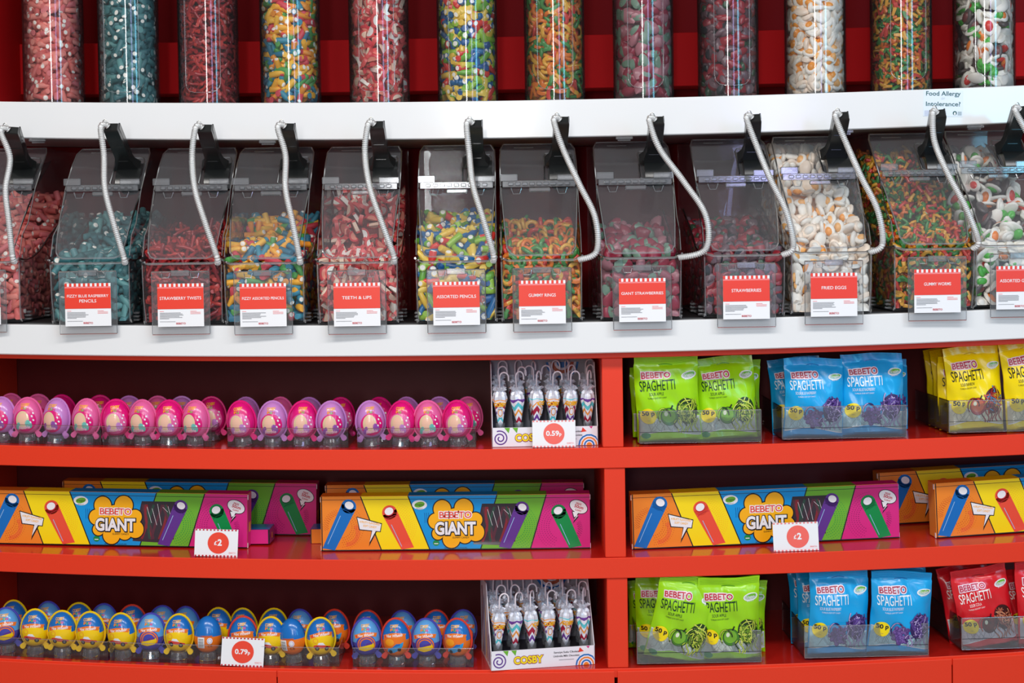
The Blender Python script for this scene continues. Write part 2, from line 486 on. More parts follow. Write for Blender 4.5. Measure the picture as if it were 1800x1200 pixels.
def proto_ring(pairs, R=.0115, r=.0046):
    out = []
    for a, b in pairs:
        m_ = MB(); V = []; F = []; n, k = 12, 7
        for i in range(n):
            for j in range(k):
                A, B = 2*PI*i/n, 2*PI*j/k; V.append(((R+r*math.cos(B))*math.cos(A), r*math.sin(B)*.9, (R+r*math.cos(B))*math.sin(A)))
        for i in range(n):
            fs = [(i*k+j, i*k+(j+1) % k, ((i+1) % n)*k+(j+1) % k, ((i+1) % n)*k+j) for j in range(k)]
            F.append(fs)
        m_.add(V, [f for fs in F[:n//2] for f in fs], a); m_.add(V, [f for fs in F[n//2:] for f in fs], b); out.append(m_)
    return out
def proto_disc(pairs, rx=.0160, ry=.0120, T=.0052, dome=True):
    """oval sweet: flat body in one colour, dome in another"""
    out = []
    for a, b in pairs:
        m_ = MB(); m_.lathe([(rx*.8, -T), (rx, -T*.4), (rx, T*.2), (rx*.8, T*.7)], a, seg=12, sy=ry/rx)
        if dome: m_.lathe([(rx*.62, T*.65), (rx*.5, T*1.3), (rx*.2, T*1.7), (.0003, T*1.8)], b, seg=10, sy=ry/rx, cap=False)
        out.append(m_)
    return out
def proto_berry(pairs, R=.014):
    out = []
    for a, b in pairs:
        m_ = MB(); m_.lathe([(.001, -R), (R*.55, -R*.5), (R*.85, 0), (R*.8, R*.5)], a, seg=10, sy=.6)
        m_.lathe([(R*.8, R*.5), (R*.55, R*.8), (.0005, R*.95)], b, seg=10, sy=.6, cap=False); out.append(m_)
    return out
def proto_worm(pairs, L=.04, R=.004):
    out = []
    for a, b in pairs:
        m_ = MB(); P = [(.008*math.sin(i*1.1), 0, -L/2+L*i/9) for i in range(10)]
        m_.tube(P[:6], [R*(.7 if i == 0 else 1+.12*(-1)**i) for i in range(6)], a, seg=6)
        m_.tube(P[5:], [R*(.7 if i == 4 else 1+.12*(-1)**i) for i in range(5)], b, seg=6); out.append(m_)
    return out
CW = cm('white', (246, 242, 232)); 
KINDS = {}
pinkf = [cm('pink%d' % i, c, .55) for i, c in enumerate([(225, 120, 110), (206, 96, 92), (232, 140, 128), (214, 108, 112)])]
KINDS['pink'] = proto_pencil(pinkf, CW, L=.031, R=.0062)
bluef = [cm('teal%d' % i, c, .5) for i, c in enumerate([(70, 130, 134), (54, 112, 118), (92, 150, 150), (40, 96, 100)])]
KINDS['blue'] = proto_pencil(bluef, CW, L=.034, R=.0068)
twf = [cm('twist%d' % i, c, .3) for i, c in enumerate([(168, 40, 44), (140, 30, 40), (190, 56, 50)])]
KINDS['twist'] = proto_twist(twf)
asf = [cm('fizzy%d' % i, c, .5) for i, c in enumerate([(246, 176, 40), (40, 120, 150), (80, 160, 80), (214, 66, 80), (246, 190, 60), (50, 140, 165), (240, 150, 40)])]
KINDS['fizzy'] = proto_pencil(asf, CW, L=.033, R=.0064)
asn = [cm('glossy%d' % i, c, .22) for i, c in enumerate([(240, 206, 90), (26, 104, 160), (150, 196, 60), (226, 60, 52), (236, 196, 70), (30, 90, 150), (110, 176, 60)])]
KINDS['pencils'] = proto_pencil(asn, CW, L=.036, R=.0070)
KINDS['teeth'] = proto_halfmoon([(cm('gum', (222, 84, 84)), cm('tooth', (244, 214, 190))), (cm('lip', (214, 64, 74)), cm('lip2', (240, 150, 130))), (cm('gum', (234, 84, 84)), CW)])
KINDS['rings'] = proto_ring([(cm('rorange', (226, 120, 40), .25), cm('rgreen', (70, 140, 70), .25)), (cm('rgreen', (70, 140, 70)), cm('rred', (206, 60, 50), .25)), (cm('ryel', (226, 170, 60), .25), cm('rorange', (226, 120, 40)))])
KINDS['giant'] = proto_berry([(cm('gs1', (150, 44, 66), .3), cm('gs2', (110, 140, 120), .3)), (cm('gs3', (170, 110, 120), .3), cm('gs2', (110, 140, 120)))], R=.019)
KINDS['straw'] = proto_berry([(cm('st1', (150, 40, 52), .3), cm('st2', (50, 84, 60), .3)), (cm('st3', (110, 84, 92), .3), cm('st4', (44, 50, 54), .3)), (cm('st1', (150, 40, 52)), cm('st3', (110, 84, 92)))], R=.015)
KINDS['eggs'] = proto_disc([(CW, cm('yolk', (246, 160, 60), .3)), (CW, cm('yolk2', (250, 186, 110), .3)), (cm('white2', (250, 232, 212)), CW)])
KINDS['worms'] = proto_worm([(cm('wo', (214, 110, 40), .25), cm('wg', (60, 130, 60), .25)), (cm('wr', (200, 60, 50), .25), cm('wy', (220, 160, 50), .25)), (cm('wg', (60, 130, 60)), cm('wy', (220, 160, 50)))])
gm = proto_disc([(CW, cm('ga', (240, 130, 40), .25)), (CW, cm('gb', (80, 180, 70), .25)), (CW, cm('gc', (226, 60, 50), .25)), (cm('gd', (90, 80, 80)), cm('ge', (120, 60, 60))), (CW, CW)], rx=.019, ry=.013, T=.0042)
KINDS['gummy'] = gm+proto_disc([(cm('gb', (80, 180, 70)), cm('gb', (80, 180, 70)))], rx=.012, ry=.009)

def pile(kind, pts, name, clamp=None):
    """one mesh of many sweets at the given points"""
    P = KINDS[kind]; arr = [np.array(m_.v) for m_ in P]
    mats = []; 
    for m_ in P:
        for q in m_.mats:
            if q not in mats: mats.append(q)
    V = []; F = []; MI = []; base = 0
    for i, p in enumerate(pts):
        k = random.randrange(len(P)); m_ = P[k]
        R = np.array(Euler((random.uniform(0, 6.28), random.uniform(0, 6.28), random.uniform(0, 6.28))).to_matrix())
        W = arr[k] @ R.T*random.uniform(.9, 1.1)+np.array(p)
        if clamp: W = clamp(W)
        V.append(W)
        for f, q in zip(m_.f, m_.m): F.append(tuple(a_+base for a_ in f)); MI.append(mats.index(m_.mats[q]))
        base += len(arr[k])
    me = bpy.data.meshes.new(name); me.from_pydata(np.concatenate(V).tolist(), [], F)
    for q in mats: me.materials.append(q)
    me.polygons.foreach_set('material_index', MI); me.polygons.foreach_set('use_smooth', [True]*len(F)); me.update()
    me.set_sharp_from_angle(angle=math.radians(62))
    o = bpy.data.objects.new(name, me); COL.objects.link(o); return o

DARK = {}
# ---------------- candy tubes ----------------
TUBES = [(95, 'pink', 'pale pink fizzy pencils', 'far left tube'), (227, 'blue', 'blue raspberry pencils', 'tube of teal sweets'), (367, 'twist', 'dark red strawberry twists', 'tube of dark red twists'),
         (511, 'fizzy', 'sugared multicoloured pencils', 'between the twists and the teeth'), (667, 'teeth', 'pink and white teeth and lips', 'tube of teeth'), (822, 'pencils', 'shiny multicoloured pencils', 'right of the teeth tube'),
         (975, 'rings', 'orange and green gummy rings', 'tube of rings'), (1131, 'giant', 'giant pink strawberries', 'large berries'), (1280, 'straw', 'dark red strawberries', 'dark small berries'), (1433, 'eggs', 'white and orange fried egg sweets', 'brightest tube'),
         (1584, 'worms', 'orange and green gummy worms', 'second from right'), (1730, 'gummy', 'white backed assorted gummies', 'far right tube')]
TR = 0.0630; TC = 0.215
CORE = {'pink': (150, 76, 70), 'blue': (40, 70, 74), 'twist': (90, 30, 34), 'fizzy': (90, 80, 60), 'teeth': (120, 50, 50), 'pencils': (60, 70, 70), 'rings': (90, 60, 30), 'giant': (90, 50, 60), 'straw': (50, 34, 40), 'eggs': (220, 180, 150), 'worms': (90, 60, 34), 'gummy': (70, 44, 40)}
for x, kind, desc, extra in TUBES:
    p = at(x, 120, TC); z0 = zTBt(p.x)+.0005
    e = empty('candy_tube', (p.x, YF(p.x)+TC, z0), (0, 0, yaw(p.x)*.3))
    tag(e, 'clear acrylic tube filled with '+desc, 'candy tube', 'candy tubes on the white upper shelf')
    H = .44
    m_ = MB()
    m_.lathe([(TR-.0022, .004), (TR, .0), (TR, H)], ACRT, seg=48, cap=False)
    m_.build('tube_wall', e, smooth=True)
    m_ = MB(); m_.lathe([(TR-.004, .0005), (TR-.003, .004)], ACE, seg=40); m_.build('tube_base', e)
    if kind in ('twist', 'rings', 'giant', 'straw', 'worms', 'gummy', 'teeth', 'pencils', 'blue'):
        m_ = MB(); hw = .036; zb = .022; R_ = TR+.001
        prof = [(-hw, .30), (-hw, .12), (-hw, zb+.022)]+[(-hw+.02*(1-math.cos(t)), zb+.022-.02*math.sin(t)) for t in (.5, 1.0, 1.57)]+[(hw-.02*(1-math.cos(t)), zb+.022-.02*math.sin(t)) for t in (1.57, 1.0, .5)]+[(hw, zb+.022), (hw, .12), (hw, .30)]
        m_.tube([(a_, -math.sqrt(R_*R_-a_*a_), b_) for a_, b_ in prof], .0009, ACE, seg=5); m_.build('hatch', e, smooth=True)
    pts = []
    sp = {'giant': .020, 'twist': .015, 'eggs': .0175, 'gummy': .0190, 'rings': .0160, 'worms': .0150, 'teeth': .0165, 'straw': .0155}.get(kind, .0145)
    for shell, rr in enumerate((TR-.0135, TR-.0235)):
        nz = int(.37/sp); na = int(2*PI*rr/sp)
        for j in range(nz):
            for i in range(na):
                if kind in ('teeth', 'gummy') and shell == 0 and random.random() < .3: continue
                a_ = 2*PI*(i+random.random()*.9)/na; q = rr+random.uniform(-.002, .001)
                pts.append((q*math.cos(a_), q*math.sin(a_), .012+(j+random.random()*.8)*sp))
    def inround(W):
        r = np.hypot(W[:, 0], W[:, 1]); k = np.minimum(1, (TR-.0045-.0012*np.clip((r-TR+.0045)/-.02, 0, 1))/np.maximum(r, 1e-6))
        W = W.copy(); W[:, 0] *= k; W[:, 1] *= k; W[:, 2] = np.maximum(W[:, 2], .003); return W
    o = pile(kind, pts, 'loose_sweets', inround); o.location = e.location; o.rotation_euler = e.rotation_euler
    tag(o, desc+' filling their clear tube on the white upper shelf', 'sweets', 'sweets inside the tubes', 'stuff')
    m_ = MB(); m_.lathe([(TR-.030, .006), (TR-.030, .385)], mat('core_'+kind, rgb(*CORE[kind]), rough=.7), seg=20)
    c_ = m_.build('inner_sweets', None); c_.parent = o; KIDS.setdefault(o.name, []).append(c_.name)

# ---------------- scoop bins ----------------
BW = 0.078     # half width
BINS = [(-40, 'FIZZY PENCILS', 'pink', 'pale pink fizzy pencils', .00, .19, 20, 228), (154, 'FIZZY BLUE RASPBERRY|PENCILS', 'blue', 'teal blue raspberry pencils', .0, .13, 195, 222),
        (317, 'STRAWBERRY TWISTS', 'twist', 'red strawberry twists', .0, .13, 360, 224), (462, 'FIZZY ASSORTED PENCILS', 'fizzy', 'sugared assorted pencils', .0, .165, 505, 222),
        (627, 'TEETH & LIPS', 'teeth', 'teeth and lips sweets', .0, .15, 662, 218), (802, 'ASSORTED PENCILS', 'pencils', 'shiny assorted pencils', .0, .17, 835, 216),
        (953, 'GUMMY RINGS', 'rings', 'gummy rings', .022, .15, 988, 210), (1129, 'GIANT STRAWBERRIES', 'giant', 'giant strawberries', .033, .14, 1155, 210),
        (1312, 'STRAWBERRIES', 'straw', 'dark strawberries', .012, .14, 1325, 206), (1466, 'FRIED EGGS', 'eggs', 'fried egg sweets', .014, .21, 1480, 202),
        (1648, 'GUMMY WORMS', 'worms', 'gummy worms', .004, .17, 1650, 198), (1792, 'ASSORTED GUMMIES', 'gummy', 'assorted gummies', .01, .16, 1795, 192)]
HZ = 0.265; HY = 0.105      # hinge line
LZ = 0.122; LY = -0.008     # lip
RY = 0.205; RZ = 0.352      # roof front
BD = 0.375                  # depth
def rimcurve(n=12):
    # side rim from the lip sweeping back and up
    return [(LY+.30*t, LZ+.004-.012*math.sin(PI*min(1, t*1.6))+.085*t**1.5) for t in [i/n for i in range(n+1)]]
def make_bin(kind):
    e = empty('scoop_bin')
    # lower body: walls with thickness
    m_ = MB(); T = .0022
    side = [(.010, .001), (.004, .008), (.0, LZ-.004), (LY, LZ)]+[p for p in rimcurve()]+[(BD, LZ+.095), (BD, .001)]
    for s_ in (-1, 1):
        x = s_*BW; m_.prismx(side, min(x, x-s_*T), max(x, x-s_*T), ACR)
    m_.add([(-BW, .0, LZ-.004), (BW, .0, LZ-.004), (BW*.97, .006, .004), (-BW*.97, .006, .004)], [(0, 1, 2, 3)], ACR)
    m_.box(-BW, BW, .008, BD, .0006, .003, ACR)
    m_.add([(-BW, BD, .001), (BW, BD, .001), (BW, BD, RZ), (-BW, BD, RZ)], [(0, 1, 2, 3)], ACR)
    m_.build('body', e)
    m_ = MB()
    for s_ in (-1, 1):
        m_.tube([(s_*BW, y, z) for y, z in rimcurve()], .0022, ACE, seg=6)
        m_.tube([(s_*BW*.985, .0, LZ-.006), (s_*BW*.97, .002, .05), (s_*BW*.95, .010, .004)], .0016, ACE, seg=6)
        m_.tube([(s_*BW*.95, .010, .004), (s_*BW*.97, .05, .003), (s_*BW*.97, .3, .003)], .0014, ACE, seg=6)
    c = .016
    m_.tube([(-BW, LY+.02, LZ+.002), (-BW+.003, LY+.006, LZ), (-BW+c, LY-.004, LZ-.004), (BW-c, LY-.004, LZ-.004), (BW-.003, LY+.006, LZ), (BW, LY+.02, LZ+.002)], .0026, ACE, seg=6)
    m_.build('rim', e, smooth=True)
    # feet
    m_ = MB()
    for s_ in (-1, 1):
        for y in (.045, .16):
            for k in range(3): m_.box(s_*BW-.006, s_*BW+.006, y-.006, y+.006, .002+.007*k, .006+.007*k, ACE, bev=.001)
    m_.build('foot', e)
    # lower flap
    m_ = MB(); w0, w1 = BW*.80, BW*.97; N = 8
    def fp(u, t):   # across u in -1..1, up t in 0..1
        ww = w0+(w1-w0)*t**.7
        yy = LY+.002+(HY-LY)*t+.010*math.sin(PI*t)*-1; zz = LZ+.006+(HZ-LZ-.010)*t+.0
        return (u*ww, yy-.004*(1-u*u), zz)
    V = [fp(-1+2*i/8, j/N) for j in range(N+1) for i in range(9)]
    F = [(j*9+i, j*9+i+1, (j+1)*9+i+1, (j+1)*9+i) for j in range(N) for i in range(8)]
    m_.add(V, F, HAZY); m_.build('flap', e, smooth=True)
    m_ = MB()
    out = [fp(-1, t) for t in (1, .8, .6, .4, .2, .1)]+[fp(-.93, .03), fp(-.8, 0), fp(0, 0), fp(.8, 0), fp(.93, .03)]+[fp(1, t) for t in (.1, .2, .4, .6, .8, 1)]
    m_.tube(out, .0019, ACE, seg=6)
    m_.build('flap_edge', e, smooth=True)
    # hood: side cheeks + roof + upper lid
    m_ = MB(); W = BW*.985
    for s_ in (-1, 1):
        cheek = [(LY+.012, LZ+.008), (LY+.03, LZ+.05), (HY*.55, HZ-.075), (HY-.012, HZ-.01), (HY, HZ), (RY-.03, RZ-.018), (RY, RZ), (BD-.005, RZ), (BD-.005, LZ+.10)]+[p for p in reversed(rimcurve())]
        V = [(s_*W, y, z) for y, z in cheek]; m_.add(V, [tuple(range(len(V)))], ACR)
    V = []
    prof = [(HY, HZ), (HY+.05, HZ+.050), (RY-.02, RZ-.012), (RY, RZ), (BD-.005, RZ)]
    cw = [1, 1, .99, .90, .90]
    for (y, z), k in zip(prof, cw): V += [(-W*k, y, z), (W*k, y, z)]
    m_.add(V, [(2*i, 2*i+1, 2*i+3, 2*i+2) for i in range(len(prof)-1)], HAZY)
    m_.build('hood', e)
    m_ = MB()
    for s_ in (-1, 1):
        m_.tube([(s_*W, HY, HZ), (s_*W, HY+.05, HZ+.05), (s_*W*.985, RY-.02, RZ-.012), (s_*W*.90, RY, RZ)], .0017, ACE, seg=5)
        m_.tube([(s_*W, y, z) for y, z in [(LY+.012, LZ+.01), (LY+.03, LZ+.05), (HY*.55, HZ-.07), (HY, HZ)]], .0013, ACE, seg=5)
    m_.tube([(-W*.90, RY, RZ), (W*.90, RY, RZ)], .0016, ACE, seg=5)
    m_.tube([(-W*.62, RY-.012, RZ-.008), (-W*.1, RY-.012, RZ-.008)], .0011, ACE, seg=5)
    # seat of the scoop: rounded frame on the upper lid
    fr = [(.012, .012), (.012, .085), (.016, .094), (.05, .094), (.066, .094), (.070, .085), (.070, .012), (.062, .004), (.02, .004)]
    d = math.atan2(RZ-HZ, RY-HY); 
    m_.tube([(a_, HY+b_*math.cos(d)-.003, HZ+b_*math.sin(d)+.004) for a_, b_ in fr], .0015, ACE, seg=5, closed=True)
    m_.build('hood_edge', e, smooth=True)
    # hinge bar: knuckles, clips
    m_ = MB(); hb = HY-.006
    m_.box(-BW*.93, BW*.93, hb-.004, hb+.002, HZ-.004, HZ+.009, ACE, bev=.001)
    for k in range(9): m_.box(-.056+.014*k-.0052, -.056+.014*k+.0052, hb-.008, hb-.001, HZ-.001, HZ+.006, ACE, bev=.0015)
    m_.box(-BW*.98, -BW*.98+.034, hb-.006, hb, HZ+.008, HZ+.022, ACE, bev=.001)
    m_.box(BW*.98-.040, BW*.98, hb-.006, hb, HZ+.008, HZ+.020, ACE, bev=.001)
    m_.box(-.020, .022, hb-.007, hb-.002, HZ-.014, HZ-.005, ACE, bev=.002)
    for s_ in (-1, 1): m_.tube([(s_*.045-.010, hb-.007, HZ-.006), (s_*.045-.006, hb-.008, HZ-.017), (s_*.045+.006, hb-.008, HZ-.017), (s_*.045+.010, hb-.007, HZ-.006)], .0013, ACE, seg=5)
    m_.build('hinge', e)
    return e
def make_tag(e, title):
    m_ = MB(); TWd = .0555; ty = -.016
    m_.box(-TWd, TWd, ty, ty+.0015, -.018, .103, FILM, bev=.0004); 
    h = m_.build('tag_holder', e)
    m_ = MB()
    for s_ in (-1, 1): m_.tube([(s_*TWd, ty, -.017), (s_*TWd, ty, .102)], .0009, ACE, seg=4)
    m_.tube([(-TWd, ty, -.018), (TWd, ty, -.018)], .0008, ACE, seg=4); m_.tube([(-TWd, ty, .103), (TWd, ty, .103)], .0012, ACE, seg=4)
    for cx in (-.028, .028):
        m_.tube([(cx-.008, ty-.001, .100), (cx-.006, ty-.003, .091), (cx+.006, ty-.003, .091), (cx+.008, ty-.001, .100)], .0012, ACE, seg=5)
    m_.box(-.018, .018, ty-.003, ty+.001, .094, .106, ACE, bev=.001)
    c = m_.build('tag_hinge', h)
    wv = .0445; z0 = -.003; z1 = .080
    m_ = MB(); m_.box(-wv, wv, ty-.0010, ty-.0003, z0, z1, PW)
    cd_ = m_.build('label_card', e)
    A = Art()
    A.rect(-wv, .031, wv, .071, PRED, 1)
    A.rect(-wv, .071, wv, .074, PLRED, 1)
    for k in range(10): A.rect(-wv+.089*k/10, .0735, -wv+.089*k/10+.0045, z1, PRED, 1)
    L = title.split('|')
    for i, t in enumerate(L):
        n = len(t); hh = .0058 if n < 18 else .0052
        wd = min(.080, n*.0047); A.text(t, 0, (.049 if len(L) == 1 else .053-.010*i), hh, PW, 2, bold=.006, w=wd, al='c')
    rr = random.Random(len(title))
    A.rect(-wv+.004, .0262, -wv+.012, .0270, PLRED, 1)
    for i in range(6): A.rect(-wv+.004, .0232-.0022*i, -wv+.004+(.034+rr.random()*.012 if i < 5 else .018), .0240-.0022*i, PGREY, 1)
    for i in range(3): A.rect(wv-.026, .0262-.0024*i, wv-.026+(.012 if i == 0 else .02), .0270-.0024*i, PLRED, 1)
    A.rect(-wv+.004, .0065, -wv+.034, .0071, PGREY, 1)
    A.text('BEBETO', 0, .0015, .0034, PCRIM, 2, al='c', w=.018, bold=.01)
    q = A.build('label_print', cd_, M=Matrix.Translation((0, ty-.0010, 0)))
    return cd_

def make_scoop(tipx, tipy, tipz, sway, endx, c1x):
    e = empty('candy_scoop')
    d = math.atan2(RZ-HZ, RY-HY)
    M = Matrix.Translation((0, HY, HZ)) @ Matrix.Rotation(d, 4, 'X')
    m_ = MB()
    # clip block lying on the sloped lid, rounded face
    n = 8; prof = [(.010, -.002)]+[(.012+.066*i/n, .004+.010*math.sin(PI*i/n)**.6) for i in range(n+1)]+[(.080, -.002)]
    m_.prismx(prof, .022, .071, BLK, M)
    m_.build('scoop_clip', e, angle=30)
    # bowl below the lid
    m_ = MB(); V = []; F = []
    for i in range(7):
        a_ = PI*i/6
        for j in range(4): V.append((.046-.026*math.cos(a_), HY+.03+.035*j, HZ+.01-.022*math.sin(a_)*(1-.15*j)+.02*j))
    for i in range(6):
        for j in range(3): F.append((i*4+j, i*4+j+1, (i+1)*4+j+1, (i+1)*4+j))
    m_.add(V, F, BLK); m_.build('scoop_bowl', e, smooth=True)
    # handle: channel bar from clip to tip
    p0 = Vector((.040, HY+.035, HZ+.048)); p1 = Vector((tipx, tipy, tipz)); ax = (p1-p0); L = ax.length; ax.normalize()
    xs = Vector((1, 0, 0)); xs = (xs-ax*xs.dot(ax)).normalized(); ys = ax.cross(xs) * -1
    def fr(t, a_, b_): return p0+ax*(L*t)+xs*a_+ys*b_
    m_ = MB(); V = []; F = []
    prf = [(0, .027, .012), (.12, .019, .009), (.3, .0145, .0085), (.8, .0145, .009), (.97, .0140, .009), (1.0, .0125, .007)]
    for t, a_, b_ in prf: V += [fr(t, -a_, -b_), fr(t, a_, -b_), fr(t, a_, b_), fr(t, -a_, b_)]
    for i in range(len(prf)-1):
        for k in range(4): F.append((i*4+k, i*4+(k+1) % 4, (i+1)*4+(k+1) % 4, (i+1)*4+k))
    F.append((3, 2, 1, 0)); k = (len(prf)-1)*4; F.append((k, k+1, k+2, k+3))
    m_.add(V, F, BLK)
    for t in (.25, .62):
        m_.box(-.010, .010, -.0015, .0015, -.0105, -.0085, BLK, Matrix.Translation(fr(t, 0, 0)))
    for s_ in (-1, 1):   # raised side walls of the channel
        V = []; 
        for t in (.1, .95): V += [fr(t, s_*.0148, -.013), fr(t, s_*.012, -.013), fr(t, s_*.012, .0), fr(t, s_*.0148, .0)]
        m_.add(V, [(0, 1, 5, 4), (1, 2, 6, 5), (2, 3, 7, 6), (3, 0, 4, 7), (0, 3, 2, 1), (4, 5, 6, 7)], BLK)
    m_.build('handle', e, angle=30)
    # coiled cord
    A_ = p1+Vector((-.010, -.006, .003)); E_ = Vector((endx, LY-.014, LZ-.004))
    c1 = A_+Vector((c1x, -.012, -.06)); c2 = Vector((c1.x*.4+endx*.6+sway*1.9, LY-.026, LZ+.075)); c3 = Vector((endx+sway*1.5, LY-.026, LZ+.012))
    ctrl = [A_+Vector((.006, .004, -.004)), A_, A_+Vector((-.006, -.008, -.008)), c1, (c1+c2)/2+Vector((-.006+sway*.25, -.004, 0)), c2, c3, E_]
    # catmull rom
    P = []
    cc = [ctrl[0]]+ctrl+[ctrl[-1]]
    for i in range(1, len(cc)-2):
        seg = max(2, int((cc[i+1]-cc[i]).length/.0011))
        for k in range(seg):
            t = k/seg; a0, a1, a2, a3 = cc[i-1], cc[i], cc[i+1], cc[i+2]
            P.append(.5*((2*a1)+(-a0+a2)*t+(2*a0-5*a1+4*a2-a3)*t*t+(-a0+3*a1-3*a2+a3)*t*t*t))
    P.append(E_)
    m_ = MB(); m_.tube(P, [.0062 if (i % 3) else .0049 for i in range(len(P))], COIL, seg=10); m_.build('coiled_cord', e, smooth=True)
    m_ = MB(); m_.tube([tuple(A_+Vector((.004*math.cos(t), 0, .005+.005*math.sin(t)))) for t in [i*PI/4 for i in range(8)]], .0008, mat('wire', rgb(150, 150, 145), rough=.3, metal=1), seg=5, closed=True)
    m_.build('wire_loop', e)
    return e

FRONT = [.140, .125, .135, .140, .120, .160, .130, .125, .125, .16, .140, .140]
BACK = [.24, .20, .17, .20, .25, .20, .18, .17, .17, .33, .30, .30]
def top_z(y, bi):
    s0, s1 = (.07, .19) if bi > 8 else (.165, .13)
    t = max(0, min(1, (y-s0)/s1)); t = t*t*(3-2*t)
    return max(.05, min(FRONT[bi]+.25*min(y, .06)+(BACK[bi]-FRONT[bi])*t, LZ-.014+1.12*y, RZ-.022))
ORD = ['far left', 'second', 'third', 'fourth', 'fifth', 'sixth', 'seventh', 'eighth', 'ninth', 'tenth', 'eleventh', 'twelfth']
for bi, (px, title, kind, desc, sway, lv, tx, ty_) in enumerate(BINS):
    p = at(px, 520, OFF_CT-.016); X = p.x
    z0 = zCTt(X)+.0026; Y0 = YF(X)+OFF_CT+.002
    yw = math.radians(0.6)+yaw(X)*.12
    e = make_bin(kind)
    e.location = (X, Y0, z0); e.rotation_euler = (0, 0, yw)
    nm = title.replace('|', ' ').title().replace('&', 'and')
    if bi == 0: lab = 'clear scoop bin of pale pink pencils cut off by the left edge of the photo'
    elif bi == 11: lab = 'clear scoop bin of assorted gummies cut off at the right edge of the photo'
    else: lab = 'clear scoop bin with red card reading %s' % nm
    tag(e, lab, 'candy bin', 'clear scoop bins on the white counter')
    make_tag(e, title)
    # scoop
    Mi = (Matrix.Translation(e.location) @ Matrix.Rotation(yw, 4, 'Z')).inverted()
    tipw = at(tx, ty_, OFF_CT+.028-YF(0)*0)
    tl = Mi @ tipw
    s_ = make_scoop(tl.x, tl.y, tl.z, sway, .076-.0009*bi, [.012, 0, -.012, .008, -.012, -.002, .010, .012, .012, .014, -.004, .02][bi])
    s_.location = e.location; s_.rotation_euler = e.rotation_euler
    tag(s_, ('black handled scoop with clear coiled cord on the bin of '+desc), 'scoop', 'black scoops parked on the bins')
    # contents
    sp = {'giant': .022, 'twist': .0165, 'eggs': .0185, 'gummy': .020, 'rings': .0168, 'worms': .0160, 'teeth': .0175, 'straw': .0165}.get(kind, .0158)
    pts = []; tops = []
    nx = int(2*.066/sp); ny = int(.31/sp); nz = int(.33/sp)
    for i in range(nx+1):
        for j in range(ny+1):
            for k in range(nz+1):
                x = -.066+.132*i/nx+random.uniform(-.3, .3)*sp; y = .016+sp*j+random.uniform(-.3, .3)*sp; z = .014+sp*k+random.uniform(-.3, .3)*sp
                x = max(-.066, min(.066, x)); y = max(.015, y)
                tz = top_z(y, bi)
                if z > tz: continue
                if y < .04 or abs(x) > .05 or z > tz-.030 or y > .29:
                    (tops if (z > tz-.016 and y < .20) else pts).append((x, y, z))
    random.shuffle(tops)
    ind, rest = tops[:25], tops[25:]
    def inbin(W):
        W = W.copy(); W[:, 0] = np.clip(W[:, 0], -BW+.0035, BW-.0035); W[:, 1] = np.clip(W[:, 1], .010, BD-.01); W[:, 2] = np.maximum(W[:, 2], .0045); return W
    o = pile(kind, pts+rest, 'heap_of_sweets', inbin); o.location = e.location; o.rotation_euler = e.rotation_euler
    tag(o, 'heap of %s filling the %s scoop bin' % (desc, ORD[bi]), 'sweets', 'heaps of sweets in the scoop bins', 'stuff')
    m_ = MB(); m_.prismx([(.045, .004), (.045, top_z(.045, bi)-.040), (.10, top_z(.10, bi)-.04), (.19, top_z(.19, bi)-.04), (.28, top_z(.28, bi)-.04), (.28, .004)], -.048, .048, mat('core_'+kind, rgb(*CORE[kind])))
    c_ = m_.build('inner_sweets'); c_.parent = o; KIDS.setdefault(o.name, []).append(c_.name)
    # the sweets lying on top, one by one
    Mw = Matrix.Translation(e.location) @ Matrix.Rotation(yw, 4, 'Z')
    if ind:
        if kind not in DARK:
            DARK[kind] = []
            for m_ in KINDS[kind]:
                me = bpy.data.meshes.new('sweet'); me.from_pydata(m_.v, [], m_.f)
                for q in m_.mats: me.materials.append(q)
                me.polygons.foreach_set('material_index', m_.m); me.polygons.foreach_set('use_smooth', [True]*len(m_.f)); me.update(); me.set_sharp_from_angle(angle=math.radians(62))
                DARK[kind].append(me)
        SN = {'pink': 'pencil_sweet', 'blue': 'pencil_sweet', 'fizzy': 'pencil_sweet', 'pencils': 'pencil_sweet', 'twist': 'twist_sweet', 'teeth': 'teeth_sweet', 'rings': 'ring_sweet', 'giant': 'strawberry_sweet', 'straw': 'strawberry_sweet', 'eggs': 'fried_egg_sweet', 'worms': 'worm_sweet', 'gummy': 'gummy_sweet'}[kind]
        for q in ind:
            so = bpy.data.objects.new(SN, random.choice(DARK[kind])); COL.objects.link(so)
            so.location = Mw @ Vector(q); so.rotation_euler = (random.uniform(0, 6.28), random.uniform(0, 6.28), random.uniform(0, 6.28))
            tag(so, 'single piece of %s lying on top in the %s scoop bin' % (desc, ORD[bi]), 'sweet', 'loose '+desc+' on top of the heap')
    # small clear clips hanging under the white board
for x in (75, 475, 1095, 1478, 1705):
    p = at(x, 243, .16); m_ = MB(); m_.box(-.017, .017, -.004, .004, -.006, 0, ACE, bev=.001); m_.box(-.013, .013, .004, .008, -.009, 0, ACE)
    o = m_.build('shelf_clip', loc=(p.x, YF(p.x)+.127, zTBb(p.x)-.0003)); tag(o, 'small clear clip under the white upper board near the %s' % {75: 'left end', 475: 'assorted fizzy pencils bin', 1095: 'giant strawberries bin', 1478: 'fried eggs bin', 1705: 'bin at right edge'}[x], 'clip', 'clear shelf clips')
